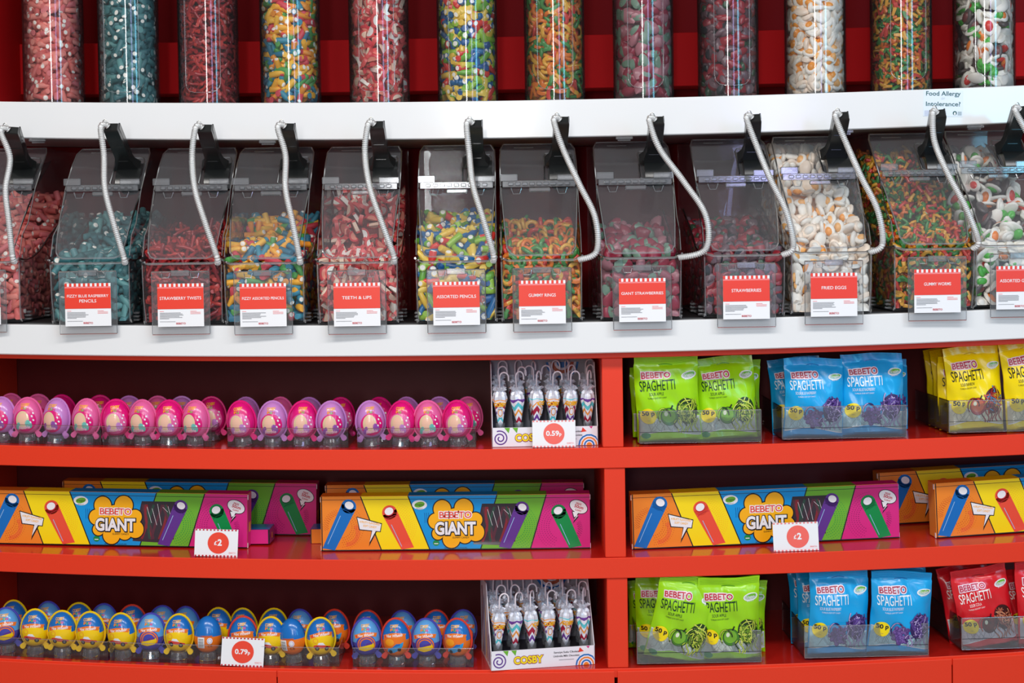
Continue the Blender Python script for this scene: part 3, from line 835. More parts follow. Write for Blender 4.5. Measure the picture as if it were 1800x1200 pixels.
# notice on the white board
p = at(1658, 181.5, OFF_TB-.001)
A = Art(.0001); TEAL = mat('print_teal', rgb(30, 90, 90), rough=.5); W2, H2 = .0405, .0265
m_ = MB(); m_.box(-W2, W2, 0, .0004, -H2, H2, mat('sticker_film', rgb(226, 232, 242), rough=.2))
nt_ = m_.build('notice_sticker', loc=(p.x, YF(p.x)+OFF_TB-.0006, p.z), rot=(0, ROLL*-1.6, yaw(p.x)))
tag(nt_, 'small pale notice sticker about food allergy on the white upper shelf edge', 'sticker')
A.text('Food Allergy', 0, .0155, .0085, TEAL, 1, bold=.012, w=.070, al='c'); A.text('or', 0, .0075, .0062, mat('print_pale_teal', rgb(190, 205, 210)), 1, al='c')
A.text('Intolerance?', 0, -.0055, .0085, TEAL, 1, bold=.012, w=.070, al='c')
for i in range(5): A.rect(-.038, -.016-.0022*i, (-.006 if i < 4 else -.030), -.0154-.0022*i, mat('print_lilac', rgb(150, 150, 190)), 1)
A.disc(.024, -.0195, .0042, .0042, TEAL, 1); A.disc(.024, -.0205, .0020, .0030, PW, 2)
for i in range(4): A.rect(.030, -.0175-.002*i, .038, -.0168-.002*i, TEAL, 1)
A.build('notice_print', nt_)
# ---------------- toy eggs ----------------
EW, EH = .0275, .074       # half width, height
def er(z, k=1.0):
    t = z/EH; c = .44
    q = (t-c)/(c if t < c else 1-c)
    return EW*k*math.sqrt(max(0, 1-q*q))
def onegg(x, L, z):
    r = er(max(.0005, min(EH-.0005, z)))
    q = 1-(min(abs(x), r*.999)/max(r, 1e-6))**2
    return (x, -.82*r*math.sqrt(max(q, 0))+L, z)
def vein(m_, pts, r, m, seg=6): m_.tube(pts, r, m, seg)
def hull(n=24, k=1.0): return [(er(EH*.5*(1-math.cos(PI*i/n)), k), EH*.5*(1-math.cos(PI*i/n))) for i in range(n+1)]
def oval(k, n=30):
    P = []
    for i in range(n):
        a_ = 2*PI*i/n; z = EH*.5*(1-math.cos(a_)); P.append((er(z, k)*(1 if a_ < PI else -1), 0, z))
    return P
DOMES = clear_mat('egg_blister', tint=(.97, .97, .97), base=.06, k=1.0, rough=.03, haze=.02)
def egg(name, mt_, mb_, rim, art, split=None):
    e = empty(name)
    m_ = MB(); H = hull(); H[0] = (.0004, H[0][1]); H[-1] = (.0004, H[-1][1])
    sp = split or 0
    lo = [p for p in H if p[1] <= sp]; hi = [p for p in H if p[1] >= sp-.004]
    if split:
        m_.lathe([(r, z) for r, z in H[:H.index(hi[0])+1]], mb_, seg=24, sy=.82, cap=False)
        m_.lathe(hi, mt_, seg=24, sy=.82, cap=False)
    else: m_.lathe(H, mt_, seg=24, sy=.82, cap=False)
    sh = m_.build('shell', e, smooth=True)
    if rim:
        m_ = MB(); m_.tube([(x*1.07, .002, (z-EH/2)*1.035+EH/2) for x, y, z in oval(1.0)], .0021, rim, seg=6, closed=True); m_.build('rim', e, smooth=True)
        for s_ in (-1, 1):
            m_ = MB(); d = Vector((s_*.62, 0, -.78)); p0 = Vector((s_*.0175, -.001, .010)); sd = Vector((.78, 0, s_*.62))
            V = []; F = []
            pr = [(-.006, .0035), (.004, .0038), (.010, .0055), (.0135, .0052), (.0155, .003), (.0160, .0006)]
            for t, w_ in pr:
                for b_ in (-.0022, .0016):
                    V += [p0+d*t+sd*w_+Vector((0, b_, 0)), p0+d*t-sd*w_+Vector((0, b_, 0))]
            n = len(pr)
            for i in range(n-1):
                a_ = i*4; F += [(a_, a_+4, a_+5, a_+1), (a_+2, a_+3, a_+7, a_+6), (a_, a_+2, a_+6, a_+4), (a_+1, a_+5, a_+7, a_+3)]
            F += [(0, 1, 3, 2), (n*4-4, n*4-2, n*4-1, n*4-3)]
            m_.add(V, F, rim); m_.build('foot', e)
    if art:
        A = Art(.00012); art(A); A.build('print', sh, fn=onegg)
    # cup under the egg
    m_ = MB(); m_.lathe([(.0155+.0012*(-1)**0, -.0125), (.0150, -.004), (.013, .002), (.016, .006)], ACE, seg=20, cap=False)
    for k in range(12):
        a_ = 2*PI*k/12; m_.tube([(.0158*math.cos(a_), .0158*math.sin(a_), -.012), (.0145*math.cos(a_), .0145*math.sin(a_), .002)], .0009, ACE, seg=4)
    m_.tube([(.0165*math.cos(2*PI*k/16), .0165*math.sin(2*PI*k/16), -.0122) for k in range(16)], .0009, ACE, seg=4, closed=True)
    m_.build('cup', e)
    return e
C = lambda n, *c: mat('egg_'+n, rgb(*c), rough=.22, coat=.3)
MAG, LIL, LPK = C('magenta', 222, 20, 120), C('lilac', 196, 130, 200), C('pink', 228, 100, 160)
CREAM, TEA, VIO = C('cream', 226, 196, 158), C('teal', 110, 190, 180), C('violet', 150, 80, 170)
PEACH = C('peach', 240, 190, 165)
def logo(A, z=.060, s=1.0):
    A.text('COSBY', 0, z, .0052*s, PAMB, 4, bold=.03, w=.017*s, al='c', rot=.06)
    for i, (t, m) in enumerate(zip('FUN', (PORA, PGRN, PPNK))): A.text(t, -.0052*s+.0052*s*i, z-.0066*s, .0044*s, m, 4+.2*i, bold=.05, w=.0044*s, al='c')
def pinkart(field, patch, accent):
    def f(A):
        A.disc(0, .031, .0215, .0225, field, 1, rings=6, n=28)
        A.disc(-.004, .032, .0135, .0185, CREAM, 2, rings=5, n=24)           # plain pale oval with soft bands
        A.disc(-.004, .034, .0085, .0120, PEACH, 3, rings=4)
        A.disc(.008, .024, .006, .009, accent, 3, rot=.4, rings=3)
        A.disc(-.013, .020, .004, .008, accent, 3, rot=-.3, rings=3)
        A.text('Barbie', -.001, .0145, .0062, mat('egg_script', rgb(246, 190, 216), rough=.3), 5, bold=.03, w=.022, al='c', shear=.25, rot=.08)
        for x, z in ((.014, .040), (.017, .032), (.012, .028), (.016, .046)): A.disc(x, z, .0015, .0022, PW, 4, n=8, rings=1, rot=.5)
        logo(A)
    return f
EGGS = {'A': ('magenta', egg('toy_egg', MAG, MAG, MAG, pinkart(LPK, None, LIL))),
        'L': ('lilac', egg('toy_egg', LIL, LIL, LIL, pinkart(MAG, None, VIO))),
        'C': ('pale pink', egg('toy_egg', LPK, LPK, LPK, pinkart(MAG, None, TEA)))}
EBL, ELB, EYE, EOR, EIN, ERD = C('blue', 20, 110, 190), C('light_blue', 90, 160, 220), C('yellow', 250, 206, 16), C('orange', 240, 120, 30), C('indigo', 70, 70, 170), C('car_red', 226, 70, 60)
ETR = C('rim_red', 222, 60, 40)
def wave(A, m=EOR):
    A.path([(-.0215+.043*i/12, .043+.005*math.sin(i/12*PI)+.002*(i/12)) for i in range(13)], .0070, m, 2)
    A.text('Hot Wheels', 0, .0445, .0052, PW, 3, bold=.02, w=.032, al='c', shear=.3, rot=.06)
    A.disc(-.0175, .0445, .0022, .0017, PRED, 4, n=10, rings=1)
def car(A, body, glass, x=0, z=.020, s=1.0, tilt=0.0):
    c_, q = math.cos(tilt), math.sin(tilt)
    def T(P): return [(x+(a_*c_-b_*q)*s, z+(a_*q+b_*c_)*s) for a_, b_ in P]
    A.poly(T([(-.0165, .001), (-.0165, .006), (-.010, .0085), (-.006, .0085), (-.002, .0080), (.008, .0065), (.0165, .0050), (.0175, .0010)]), body, 3)
    A.poly(T([(-.010, .008), (-.007, .0125), (.001, .0128), (.006, .0075)]), glass, 4)
    for a_ in (-.0095, .0095):
        p = T([(a_, .0005)])[0]; A.disc(p[0], p[1], .0042*s, .0046*s, PBLACK, 5, n=12, rings=1); A.disc(p[0], p[1], .0024*s, .0026*s, PGREY, 6, n=10, rings=1)
def artY(A): 
    A.strip(lambda x: .006+6*x*x, lambda x: .047-6*x*x, -.022, .022, EYE, 1, 14, 10); wave(A); car(A, ERD, PW, 0, .019, 1.0, -.1); A.disc(-.012, .036, .005, .005, PORA, 2, n=12, rings=1); A.disc(-.012, .036, .004, .004, EYE, 3, n=12, rings=1); logo(A, .0620, .95)
def artL(A):
    A.disc(0, .028, .0195, .0200, EIN, 1, rings=6, n=28)
    for r in (.0165, .0125): A.path([(.001+r*math.cos(t), .028+r*math.sin(t)) for t in [-.5+4.1*i/20 for i in range(21)]], .0022, EOR, 2)
    wave(A); 
    A.poly([(-.015, .018), (-.013, .024), (.002, .027), (.015, .031), (.0165, .024), (.012, .018), (-.002, .015)], EYE, 6); A.poly([(-.003, .0265), (.002, .031), (.013, .033), (.013, .029)], PPUR, 7); logo(A, .0620, .95)
def artO(A):
    A.strip(lambda x: .006+6*x*x, lambda x: .046-6*x*x, -.022, .022, EOR, 1, 14, 10); A.disc(-.009, .034, .009, .007, C('amber', 250, 160, 30), 2); wave(A)
    A.poly([(-.015, .014), (-.013, .021), (.004, .027), (.018, .034), (.0165, .026), (.012, .019), (-.002, .012)], C('cyan', 50, 160, 220), 3); A.poly([(-.004, .024), (.004, .031), (.012, .031), (.011, .027)], EBL, 4)
    A.disc(-.008, .0145, .0038, .0042, PBLACK, 5, n=12, rings=1); A.disc(.0095, .019, .0036, .004, PBLACK, 5, n=12, rings=1); logo(A, .0620, .95)
def artB(A):
    A.rect(-.017, .014, -.0035, .036, PW, 2, 4, 4)
    for i in range(9): A.rect(-.0155, .016+.0020*i, -.0055, .016+.0020*i+(.0011 if i % 3 else .0006), PGREY, 3)
    A.disc(.007, .029, .0055, .0062, PW, 2, rings=2); A.disc(.007, .029, .0042, .0048, LIL, 3, rings=2); A.disc(.007, .029, .0034, .0040, PW, 4, rings=2)
    A.text('CE', .003, .0165, .005, PBLACK, 3, w=.009)
    for i in range(5): A.rect(-.012+.002*i, .039-.0004*i, .012, .0396-.0004*i, PDOR, 3)
EGGS['Y'] = ('blue and yellow', egg('toy_egg', EBL, EYE, EYE, artY, .040))
EGGS['l'] = ('light blue and indigo', egg('toy_egg', ELB, EIN, EIN, artL, .036))
EGGS['O'] = ('blue and orange', egg('toy_egg', EBL, EOR, ETR, artO, .040))
EGGS['B'] = ('blue and orange', egg('toy_egg', EBL, EOR, None, artB, .040))
used = set()
def place_egg(kind, x, y, off, zt, label, group, rot, tilt=0, lean=0.0):
    nm, src = EGGS[kind]
    o = src if kind not in used else copy_tree(src)
    used.add(kind)
    p = at(x, y, off); z = zt(p.x)+.0135
    o.location = (p.x, YF(p.x)+off, z); o.rotation_euler = (lean, tilt, rot)
    tag(o, label, 'toy egg', group)
    return o
def ordn(i, n):
    w_ = ['leftmost', 'second from left', 'third from left', 'fourth from left', 'fifth from left', 'sixth from left', 'seventh from left', 'eighth from left', 'ninth from left', 'tenth from left', 'eleventh from left', 'twelfth from left', 'thirteenth from left', 'fourteenth from left', 'fifteenth from left', 'sixteenth from left']
    if i == n-1: return 'rightmost'
    if i >= n-4 and i > 6: return {2: 'second', 3: 'third', 4: 'fourth'}[n-i]+' from right'
    return w_[i]
def row(xs, kinds, off, y, zt, rowname, grp, rnd):
    n = len(xs)
    for i, (x, k) in enumerate(zip(xs, kinds)):
        extra = 'turned to show its barcode, ' if k == 'B' else ''
        lb = '%s toy egg, %s in the %s' % (EGGS[k][0], ordn(i, n), rowname) if k != 'B' else 'blue egg turned barcode out, %s in the %s' % (ordn(i, n), rowname)
        place_egg(k, x, y, off, zt, lb, grp, rnd.uniform(-.25, .25), rnd.uniform(-.07, .07), rnd.uniform(-.05, .05))
rnd = random.Random(3)
row([3, 48, 98, 150, 205, 251, 297, 343, 427, 479, 531, 583, 654, 704, 754, 805], 'LCLCACACALALLACA', .052, 765, zS1t, 'front row of pink eggs', 'pink toy eggs on the first red shelf', rnd)
row([18, 66, 112, 174, 230, 279, 317, 373, 432, 492, 545, 599, 670, 717, 775, 824], 'CCAALCLALCLAALLC', .112, 765, zS1t, 'back row of pink eggs', 'pink toy eggs on the first red shelf', rnd)
row([12, 62, 110, 160, 216, 265, 314, 365, 428, 476, 516, 565, 645, 697, 750, 804], 'lYYYYlYBOYBYlOlO', .045, 1140, zS3t, 'front row of blue eggs', 'blue toy eggs on the lowest shelf', rnd)
row([28, 88, 142, 182, 235, 284, 330, 384, 430, 480, 530, 590, 648, 712, 764, 812], 'YlYlOllYYYlOOlOl', .105, 1140, zS3t, 'back row of blue eggs', 'blue toy eggs on the lowest shelf', rnd)
# clear trays around the eggs
def egg_tray(xa, xb, off0, off1, zt, y, label):
    a = at(xa, y, off0); b = at(xb, y, off0); c = Vector(((a.x+b.x)/2, 0, 0)); e = empty('egg_tray', (c.x, YF(c.x)+off0, zt(c.x)+.0008))
    tag(e, label, 'tray', 'clear egg trays'); wd = (b.x-a.x)/2; dp = off1-off0; h = .038
    N = 10; V = []; F = []; R_ = []
    for i in range(N+1):
        X = -wd+2*wd*i/N; dy = YF(c.x+X)-YF(c.x); dz = zt(c.x+X)-zt(c.x); V += [(X, dy, dz), (X, dy-.003, dz+h), (X, dy+dp, dz), (X, dy+dp+.003, dz+h)]; R_.append((X, dy-.003, dz+h))
    for i in range(N): a_ = i*4; F += [(a_, a_+4, a_+5, a_+1), (a_+2, a_+6, a_+7, a_+3), (a_, a_+2, a_+6, a_+4)]
    F += [(0, 1, 3, 2), (N*4, N*4+2, N*4+3, N*4+1)]
    m_ = MB(); m_.add(V, F, FILM2); m_.build('tray_wall', e)
    m_ = MB(); m_.tube(R_, .0008, ACE, seg=5); m_.tube([V[1], V[3]], .0007, ACE, seg=5); m_.tube([V[N*4+1], V[N*4+3]], .0007, ACE, seg=5); m_.build('tray_rim', e)
FILM2 = clear_mat('tray_film', tint=(.96, .965, .97), base=.03, k=.8, rough=.08, haze=.025)
egg_tray(-24, 178, .024, .142, zS1t, 765, 'clear tray holding the pink eggs at the far left of the first shelf')
egg_tray(180, 372, .024, .142, zS1t, 765, 'clear tray holding pink eggs, second tray from left')
egg_tray(400, 612, .024, .142, zS1t, 765, 'clear tray holding pink eggs, third tray from left')
egg_tray(628, 836, .024, .142, zS1t, 765, 'clear tray holding pink eggs beside the upper umbrella box')
egg_tray(-16, 190, .016, .134, zS3t, 1140, 'clear tray holding the blue eggs at the far left of the lowest shelf')
egg_tray(193, 392, .016, .134, zS3t, 1140, 'clear tray holding blue eggs left of the 0.79p price card')
egg_tray(404, 596, .016, .134, zS3t, 1140, 'clear tray holding blue eggs right of the 0.79p price card')
egg_tray(620, 832, .016, .134, zS3t, 1140, 'clear tray holding blue eggs beside the lower umbrella box')

# ---------------- giant candy boxes ----------------
GL, GH, GD = .540, .110, .036
def tubeart(A, tx, tz, bx, bz, w_, col, dark, L=3):
    dx, dz = tx-bx, tz-bz; l = math.hypot(dx, dz); ux, uz = dx/l, dz/l; nx, nz = -uz, ux
    # clip the lower end at the box edge
    P = [(bx+nx*w_*.92, bz+nz*w_*.92), (bx-nx*w_*.92, bz-nz*w_*.92), (tx-nx*w_, tz-nz*w_), (tx+nx*w_, tz+nz*w_)]
    P = [(x, max(.0015, z)) for x, z in P]
    A.poly(P, col, L); rot = math.atan2(uz, ux)-PI/2
    A.disc(tx, tz, w_, w_*.95, col, L, rot=rot, n=26, rings=1)
    A.disc(tx+ux*w_*.12, tz+uz*w_*.12, w_*.70, w_*.60, dark, L+1, rot=rot, n=22, rings=1)
    A.disc(tx+ux*w_*.16, tz+uz*w_*.16, w_*.60, w_*.50, PW, L+2, rot=rot, n=22, rings=1)
    A.path([(tx-ux*w_*(.9-.25*math.cos(t))+nx*w_*math.sin(t)*.85, tz-uz*w_*(.9-.25*math.cos(t))+nz*w_*math.sin(t)*.85) for t in [-1.3+2.6*i/8 for i in range(9)]], .0011, dark, L+2.6)
    A.path([(bx+nx*w_*.5+ux*.012, max(.003, bz+nz*w_*.5+uz*.012)), (tx+nx*w_*.5-ux*w_*1.6, tz+nz*w_*.5-uz*w_*1.6)], .0012, PPALE, L+.5)
PPALE = mat('print_highlight', rgb(150, 190, 230), rough=.3)
def gx(f): return -GL/2+GL*f
def giant_box():
    e = empty('candy_box')
    m_ = MB()
    hz = GH; y0 = 0
    m_.box(-GL/2, GL/2, 0, GD, 0, GH, mat('box_card', rgb(236, 150, 60), rough=.35), bev=.0006)
    body = m_.build('carton', e)
    A = Art(.00012); z = lambda f: GH*(1-f)     # f from the top
    b = [(0, 0), (.149, .224), (.325, .404), (.656, .593), (.839, .778), (1, 1)]
    cols = [PORA, PYEL, PBLU, PGRN, PPNK]
    for i, c_ in enumerate(cols):
        (t0, q0), (t1, q1) = b[i], b[i+1]
        A.poly([(gx(q0), .001), (gx(q1), .001), (gx(t1), GH-.0005), (gx(t0), GH-.0005)], c_, 1)
    for t, q in b[1:5]: A.path([(gx(q), .001), (gx(t), GH-.0005)], .0022, PBLACK, 2)
    A.path([(gx(0), .0012), (gx(1), .0012)], .002, PBLACK, 2); A.path([(gx(0), GH-.007), (gx(1), GH-.007)], .0009, PBLACK, 2)
    A.path([(gx(.004), 0), (gx(.004), GH)], .002, PBLACK, 2)
    # halftone dots
    def dots(cx, cz, r0, r1, m, a0, a1):
        for k, r in enumerate(np.linspace(r0, r1, 6)):
            n = int(r*abs(a1-a0)/.0042)
            for i in range(n):
                a_ = a0+(a1-a0)*(i+.5*(k % 2))/n; x, zz = cx+r*math.cos(a_), cz+r*math.sin(a_)
                if .004 < zz < GH-.009: A.disc(x, zz, .0013*(1-.09*k), .0009, m, 2, n=6, rings=1, rot=a_)
    dots(gx(.075), .048, .022, .045, PDOR, -1.5, 1.1); dots(gx(.075), .048, .026, .036, PDOR, 1.8, 3.4)
    for r in (.020, .023, .026): A.path([(gx(.095)+r*math.cos(t), .036+r*math.sin(t)) for t in [-1.6+2.3*i/12 for i in range(13)]], .0012, PTRD, 2.5)
    dots(gx(.27), .050, .026, .046, PAMB, -1.2, 1.4)
    dots(gx(.715), .045, .024, .048, PDGR, -1.4, 1.3)
    dots(gx(.895), .045, .026, .050, PDPK, 1.6, 4.4); dots(gx(.915), .040, .022, .030, PDPK, -1.4, .6)
    # tubes of candy
    tubeart(A, gx(.105), z(.185), gx(.028), z(1.0), .0150, PDBL, mat('print_navy', rgb(10, 80, 150), rough=.3))
    tubeart(A, gx(.256), z(.30), gx(.322), z(1.0), .0150, PTRD, PCRIM)
    tubeart(A, gx(.748), z(.25), gx(.683), z(1.0), .0142, PPUR, mat('print_dark_purple', rgb(60, 30, 100), rough=.3), 7)
    tubeart(A, gx(.884), z(.32), gx(.945), z(1.0), .0150, PDGR, mat('print_bottle_green', rgb(0, 90, 50), rough=.3))
    # window on the sweets
    A.poly([(gx(.565), z(.90)), (gx(.705), z(.93)), (gx(.745), z(.16)), (gx(.60), z(.16))], mat('window_dark', rgb(60, 52, 60), rough=.12), 3)
    rr = random.Random(5)
    for i in range(9):
        x0 = gx(.60+.012*i); c_ = [mat('win_red', rgb(130, 44, 54), rough=.2), mat('win_green', rgb(50, 76, 66), rough=.2), mat('win_plum', rgb(90, 50, 62), rough=.2)][i % 3]
        A.path([(min(gx(.735)-.002, max(gx(.585), x0+.012*math.sin(t*2.2+i))), z(.86)+(z(.22)-z(.86))*t) for t in [j/7 for j in range(8)]], .005, c_, 4+.08*i)
    for i in range(5): A.path([(gx(.62+.02*i), z(.20+.1*rr.random())), (gx(.63+.02*i+.01*rr.random()), z(.32+.3*rr.random()))], .0006, PW, 4.9)
    # cloud with name
    cl = [(.452, .25, .030), (.532, .24, .032), (.428, .47, .026), (.575, .45, .024), (.575, .68, .030), (.535, .74, .026), (.485, .80, .030), (.435, .70, .020), (.50, .5, .048)]
    for i, (x, f, r) in enumerate(cl): A.disc(gx(x), z(f), r*.58*1.0+.0022, r*.60+.0022, PBLACK, 5+.07*i, n=26, rings=1)
    for i, (x, f, r) in enumerate(cl): A.disc(gx(x), z(f), r*.58, r*.60, PAMB, 6+.07*i, n=26, rings=1)
    for k in range(3): A.path([(gx(.395)-.004*k+.004*math.sin(t), z(.45)+.024*math.cos(t)) for t in [.9+.9*i/6 for i in range(7)]], .0009, mat('print_navy', rgb(10, 80, 150)), 4)
    A.text('BEBETO', gx(.501), z(.415), .0125, PW, 7, bold=.10, w=.064, al='c'); A.text('BEBETO', gx(.501), z(.415), .0125, PRED, 8, bold=.012, w=.064, al='c')
    A.text('GIANT', gx(.501), z(.715), .0235, PBLACK, 9, bold=.10, w=.080, al='c'); A.text('GIANT', gx(.5), z(.71), .0235, PW, 10, bold=.04, w=.080, al='c')
    A.text('GUMMY CANDY', gx(.52), z(.79), .0034, PBLACK, 10, w=.034, al='c')
    # speech plate
    A.poly([(gx(.133), z(.37)), (gx(.228), z(.50)), (gx(.222), z(.66)), (gx(.142), z(.62))], PBLACK, 5); A.poly([(gx(.136), z(.39)), (gx(.225), z(.515)), (gx(.2195), z(.645)), (gx(.145), z(.605))], PW, 6)
    A.poly([(gx(.188), z(.64)), (gx(.208), z(.65)), (gx(.178), z(.92))], PBLACK, 5); A.poly([(gx(.191), z(.63)), (gx(.204), z(.64)), (gx(.181), z(.84))], PW, 7)
    A.text('4 FRUITY FLAVOURED', gx(.182), z(.51), .0042, PAMB, 7, bold=.02, w=.041, al='c', rot=-.14); A.text('SOFT CANDY', gx(.182), z(.575), .0042, PAMB, 7, bold=.02, w=.027, al='c', rot=-.14)
    # burst bubble
    bx, bz = gx(.958), z(.235)
    A.poly([(bx-.014, bz-.009), (bx-.010, bz-.024), (bx-.006, bz-.020), (bx-.012, bz-.034), (bx+.001, bz-.019), (bx-.003, bz-.020), (bx+.002, bz-.010)], PBLACK, 5)
    A.disc(bx, bz, .0195, .0135, PBLACK, 5, rot=-.45, n=24, rings=1); A.disc(bx, bz, .0182, .0122, PW, 6, rot=-.45, n=24, rings=1)
    A.poly([(bx-.012, bz-.010), (bx-.009, bz-.021), (bx-.0045, bz-.018), (bx-.009, bz-.027), (bx-.001, bz-.017), (bx-.004, bz-.018), (bx, bz-.010)], PW, 7)
    A.text('FREE', bx, bz+.004, .0038, PCRIM, 7, bold=.02, w=.011, al='c', rot=-.3); A.text('50cm', bx, bz-.003, .0060, PCRIM, 7, bold=.03, w=.018, al='c', rot=-.3); A.text('Long', bx-.001, bz-.0085, .0038, PCRIM, 7, bold=.02, w=.012, al='c', rot=-.3)
    # vegan oval and green round mark
    A.disc(gx(.368), z(.17), .0150, .0095, PW, 3, rot=-.05, n=24, rings=1); A.disc(gx(.368), z(.165), .0105, .0056, PGRN, 4, rot=.2, n=20, rings=1); A.text('Vegan', gx(.368), z(.185), .0046, PBLACK, 5, w=.018, al='c', rot=.05); A.text('PRODUCT', gx(.368), z(.248), .0022, PBLACK, 5, w=.013, al='c')
    A.disc(gx(.428), z(.87), .0066, .0060, PDGR, 4, n=20, rings=1); A.rect(gx(.428)-.004, z(.89), gx(.428)+.004, z(.875), PW, 5)
    A.text('WITH 4 FRUIT FLAVOURS', gx(.50), z(.975), .0026, PBLACK, 5, w=.046, al='c')
    A.build('front_print', body)
    # top face colours and dark end strip
    A = Art(.0001)
    for i, c_ in enumerate(cols):
        A.poly([(gx(b[i][0]), 0), (gx(b[i+1][0]), 0), (gx(b[i+1][0]), GD), (gx(b[i][0]), GD)], c_, 1)
    A.mb.v = [(x, zz, GH-y_) for x, y_, zz in A.mb.v]; A.build('top_print', body)
    A = Art(.0001); A.poly([(.001, .001), (GD-.001, .001), (GD-.001, GH-.001), (.001, GH-.001)], PPNK, 1); A.rect(.012, .03, .030, .05, PAMB, 2)
    A.mb.v = [(GL/2-y_, x, zz) for x, y_, zz in A.mb.v]; A.build('end_print', body)
    # worn flap corners
    for s_, z_ in ((-1, .0), (1, .0), (-1, GH-.012), (1, GH-.012)):
        m_ = MB(); m_.box(s_*GL/2-.0012, s_*GL/2+.0012, .002, .006, z_, z_+.010, PW); m_.build('tuck_flap', body)
    return e
GB = giant_box()
def place_box(xl, xr, y, off, ztf, label, first=[0], droll=0.0):
    a = at(xl, y, off); b = at(xr, y, off)
    return None
gfirst = True
def gbox(xmid, y, off, yw, label, scale=1.0):
    global gfirst
    o = GB if gfirst else copy_tree(GB); gfirst = False
    p = at(xmid, y, off); zz = zS2t(p.x)
    za, zb_ = zS2t(p.x-.25), zS2t(p.x+.25)
    o.location = (p.x, YF(p.x)+off, max(zz, (za+zb_)/2)+.0012); o.rotation_euler = (0, -math.atan((zb_-za)/.5), yw)
    tag(o, label, 'candy box', 'long gift boxes of giant gummy tubes on the middle red shelf')
    return o
gbox(203, 955, .078, -.040, 'front giant candy box at far left, cut off by the photo edge')
gbox(801, 965, .078, -.010, 'front giant candy box standing left of the divider, fully in view')
gbox(1348, 955, .078, .055, 'front giant candy box right of the divider, behind the glare on its price card')
gbox(1875, 945, .078, .085, 'front giant candy box cut off at the right edge of the photo')
gbox(333, 955, .205, -.030, 'back giant candy box, shaded, behind the leftmost front box')
gbox(800, 955, .205, -.005, 'back giant candy box behind the box left of the divider')
gbox(1768, 945, .215, .060, 'back giant candy box at right, seen in the gap between front boxes')
# two cartons lying flat behind
def flat_carton(xm, y, off, yw, ln, label, side):
    p = at(xm, y, off); m_ = MB(); m_.box(-ln/2, ln/2, 0, .052, 0, .030, mat('box_card_dark', rgb(120, 30, 100), rough=.4), bev=.0005)
    e = empty('flat_carton', (p.x, YF(p.x)+off, zS2t(p.x)+.0012), (0, 0, yw)); tag(e, label, 'carton'); bd = m_.build('carton', e)
    A = Art(.0001); A.rect(-ln/2, .0006, ln/2, .0295, side, 1); A.rect(-ln/2+.0, .0006, -ln/2+.002, .0295, PBLACK, 2); A.rect(ln/2-.003, .0006, ln/2, .0295, PBLACK, 2); A.build('front_print', bd)
    A = Art(.0001); A.rect(-ln/2, 0, ln/2, .052, PDBL, 1); A.mb.v = [(x, zz, .030-y_) for x, y_, zz in A.mb.v]; A.build('top_print', bd)
    A = Art(.0001); A.rect(0.0005, .0006, .0515, .0295, PDPK, 1); A.rect(.02, .008, .03, .02, PAMB, 2); A.mb.v = [(ln/2-y_, x, zz) for x, y_, zz in A.mb.v]; A.build('end_print', bd)
flat_carton(380, 950, .115, -.02, .22, 'low magenta carton lying flat beside the leftmost front candy box', PPNK)
flat_carton(640, 950, .145, .0, .22, 'low orange carton lying flat behind the left end of the middle candy box', PORA)

# ---------------- price cards ----------------
def price_card(xc, yc, w_, h_, off, txt, label, rot=0.0, pale=False, yw=0.0):
    s_ = 2.77/2500*(1); W_, H_ = w_*s_/2, h_*s_
    zt = {'0.59p': zS1t, '£2': zS2t, '0.79p': zS3t}[txt]
    p = at(xc, yc, off); e = empty('price_card', (p.x, YF(p.x)+off, zt(p.x)+.0008), (-.10, rot, yw))
    tag(e, label, 'price card', 'white price cards on the shelf edges')
    m_ = MB(); m_.box(-W_, W_, 0, .0006, 0, H_, PW); cd_ = m_.build('card', e)
    A = Art(.00012); n = 12
    for k in range(n):
        x = -W_+2*W_*(k+.1)/n; A.rect(x, H_-.0028, x+W_/n*1.0, H_-.0002, PCRIM if not pale else PLRED, 1); A.rect(x, .0002, x+W_/n, .0028, PCRIM if not pale else PLRED, 1)
    r = H_*.395; A.disc(0 if txt != '£2' else .004, H_*.50, r, r, mat('tag_red', rgb(238, 76, 56), rough=.15) if not pale else mat('tag_coral', rgb(244, 110, 100), rough=.15), 1, n=32, rings=1)
    ox = 0 if txt != '£2' else .004
    if txt == '£2': A.text('£', ox-.0055, H_*.43, .0072, PW, 2, bold=.03, al='c'); A.text('2', ox+.0028, H_*.41, .0115, PW, 2, bold=.04, al='c')
    else: A.text(txt[:-1], ox-.0028, H_*.43, .0090, PW, 2, bold=.03, w=.0245, al='c'); A.text('p', ox+.0125, H_*.43, .0064, PW, 2, bold=.03, al='c')
    A.text('BEBETO', W_-.0105, H_*.12, .0026, PLRED, 2, al='c', w=.013); A.build('card_print', cd_)
    m_ = MB(); m_.add([(-W_, .0008, .0012), (W_, .0008, .0012), (W_, .018, .0002), (-W_, .018, .0002)], [(0, 1, 2, 3)], PW); m_.box(-W_, W_, .0006, .0012, 0, H_*.98, FILM); m_.build('stand', e)
price_card(974, 775, 76, 47, .012, '0.59p', 'price card reading 0.59p in front of the upper umbrella box', .0, True)
price_card(379, 965, 77, 48, .012, '£2', 'price card reading £2 in front of the far left candy box', .04)
price_card(1400, 960, 80, 50, .012, '£2', 'price card reading £2 in front of the candy box right of the divider', -.02, True)  # glare on this card is put into its paler print colours
price_card(425, 1160, 76, 50, .006, '0.79p', 'price card reading 0.79p in front of the blue eggs', .06)
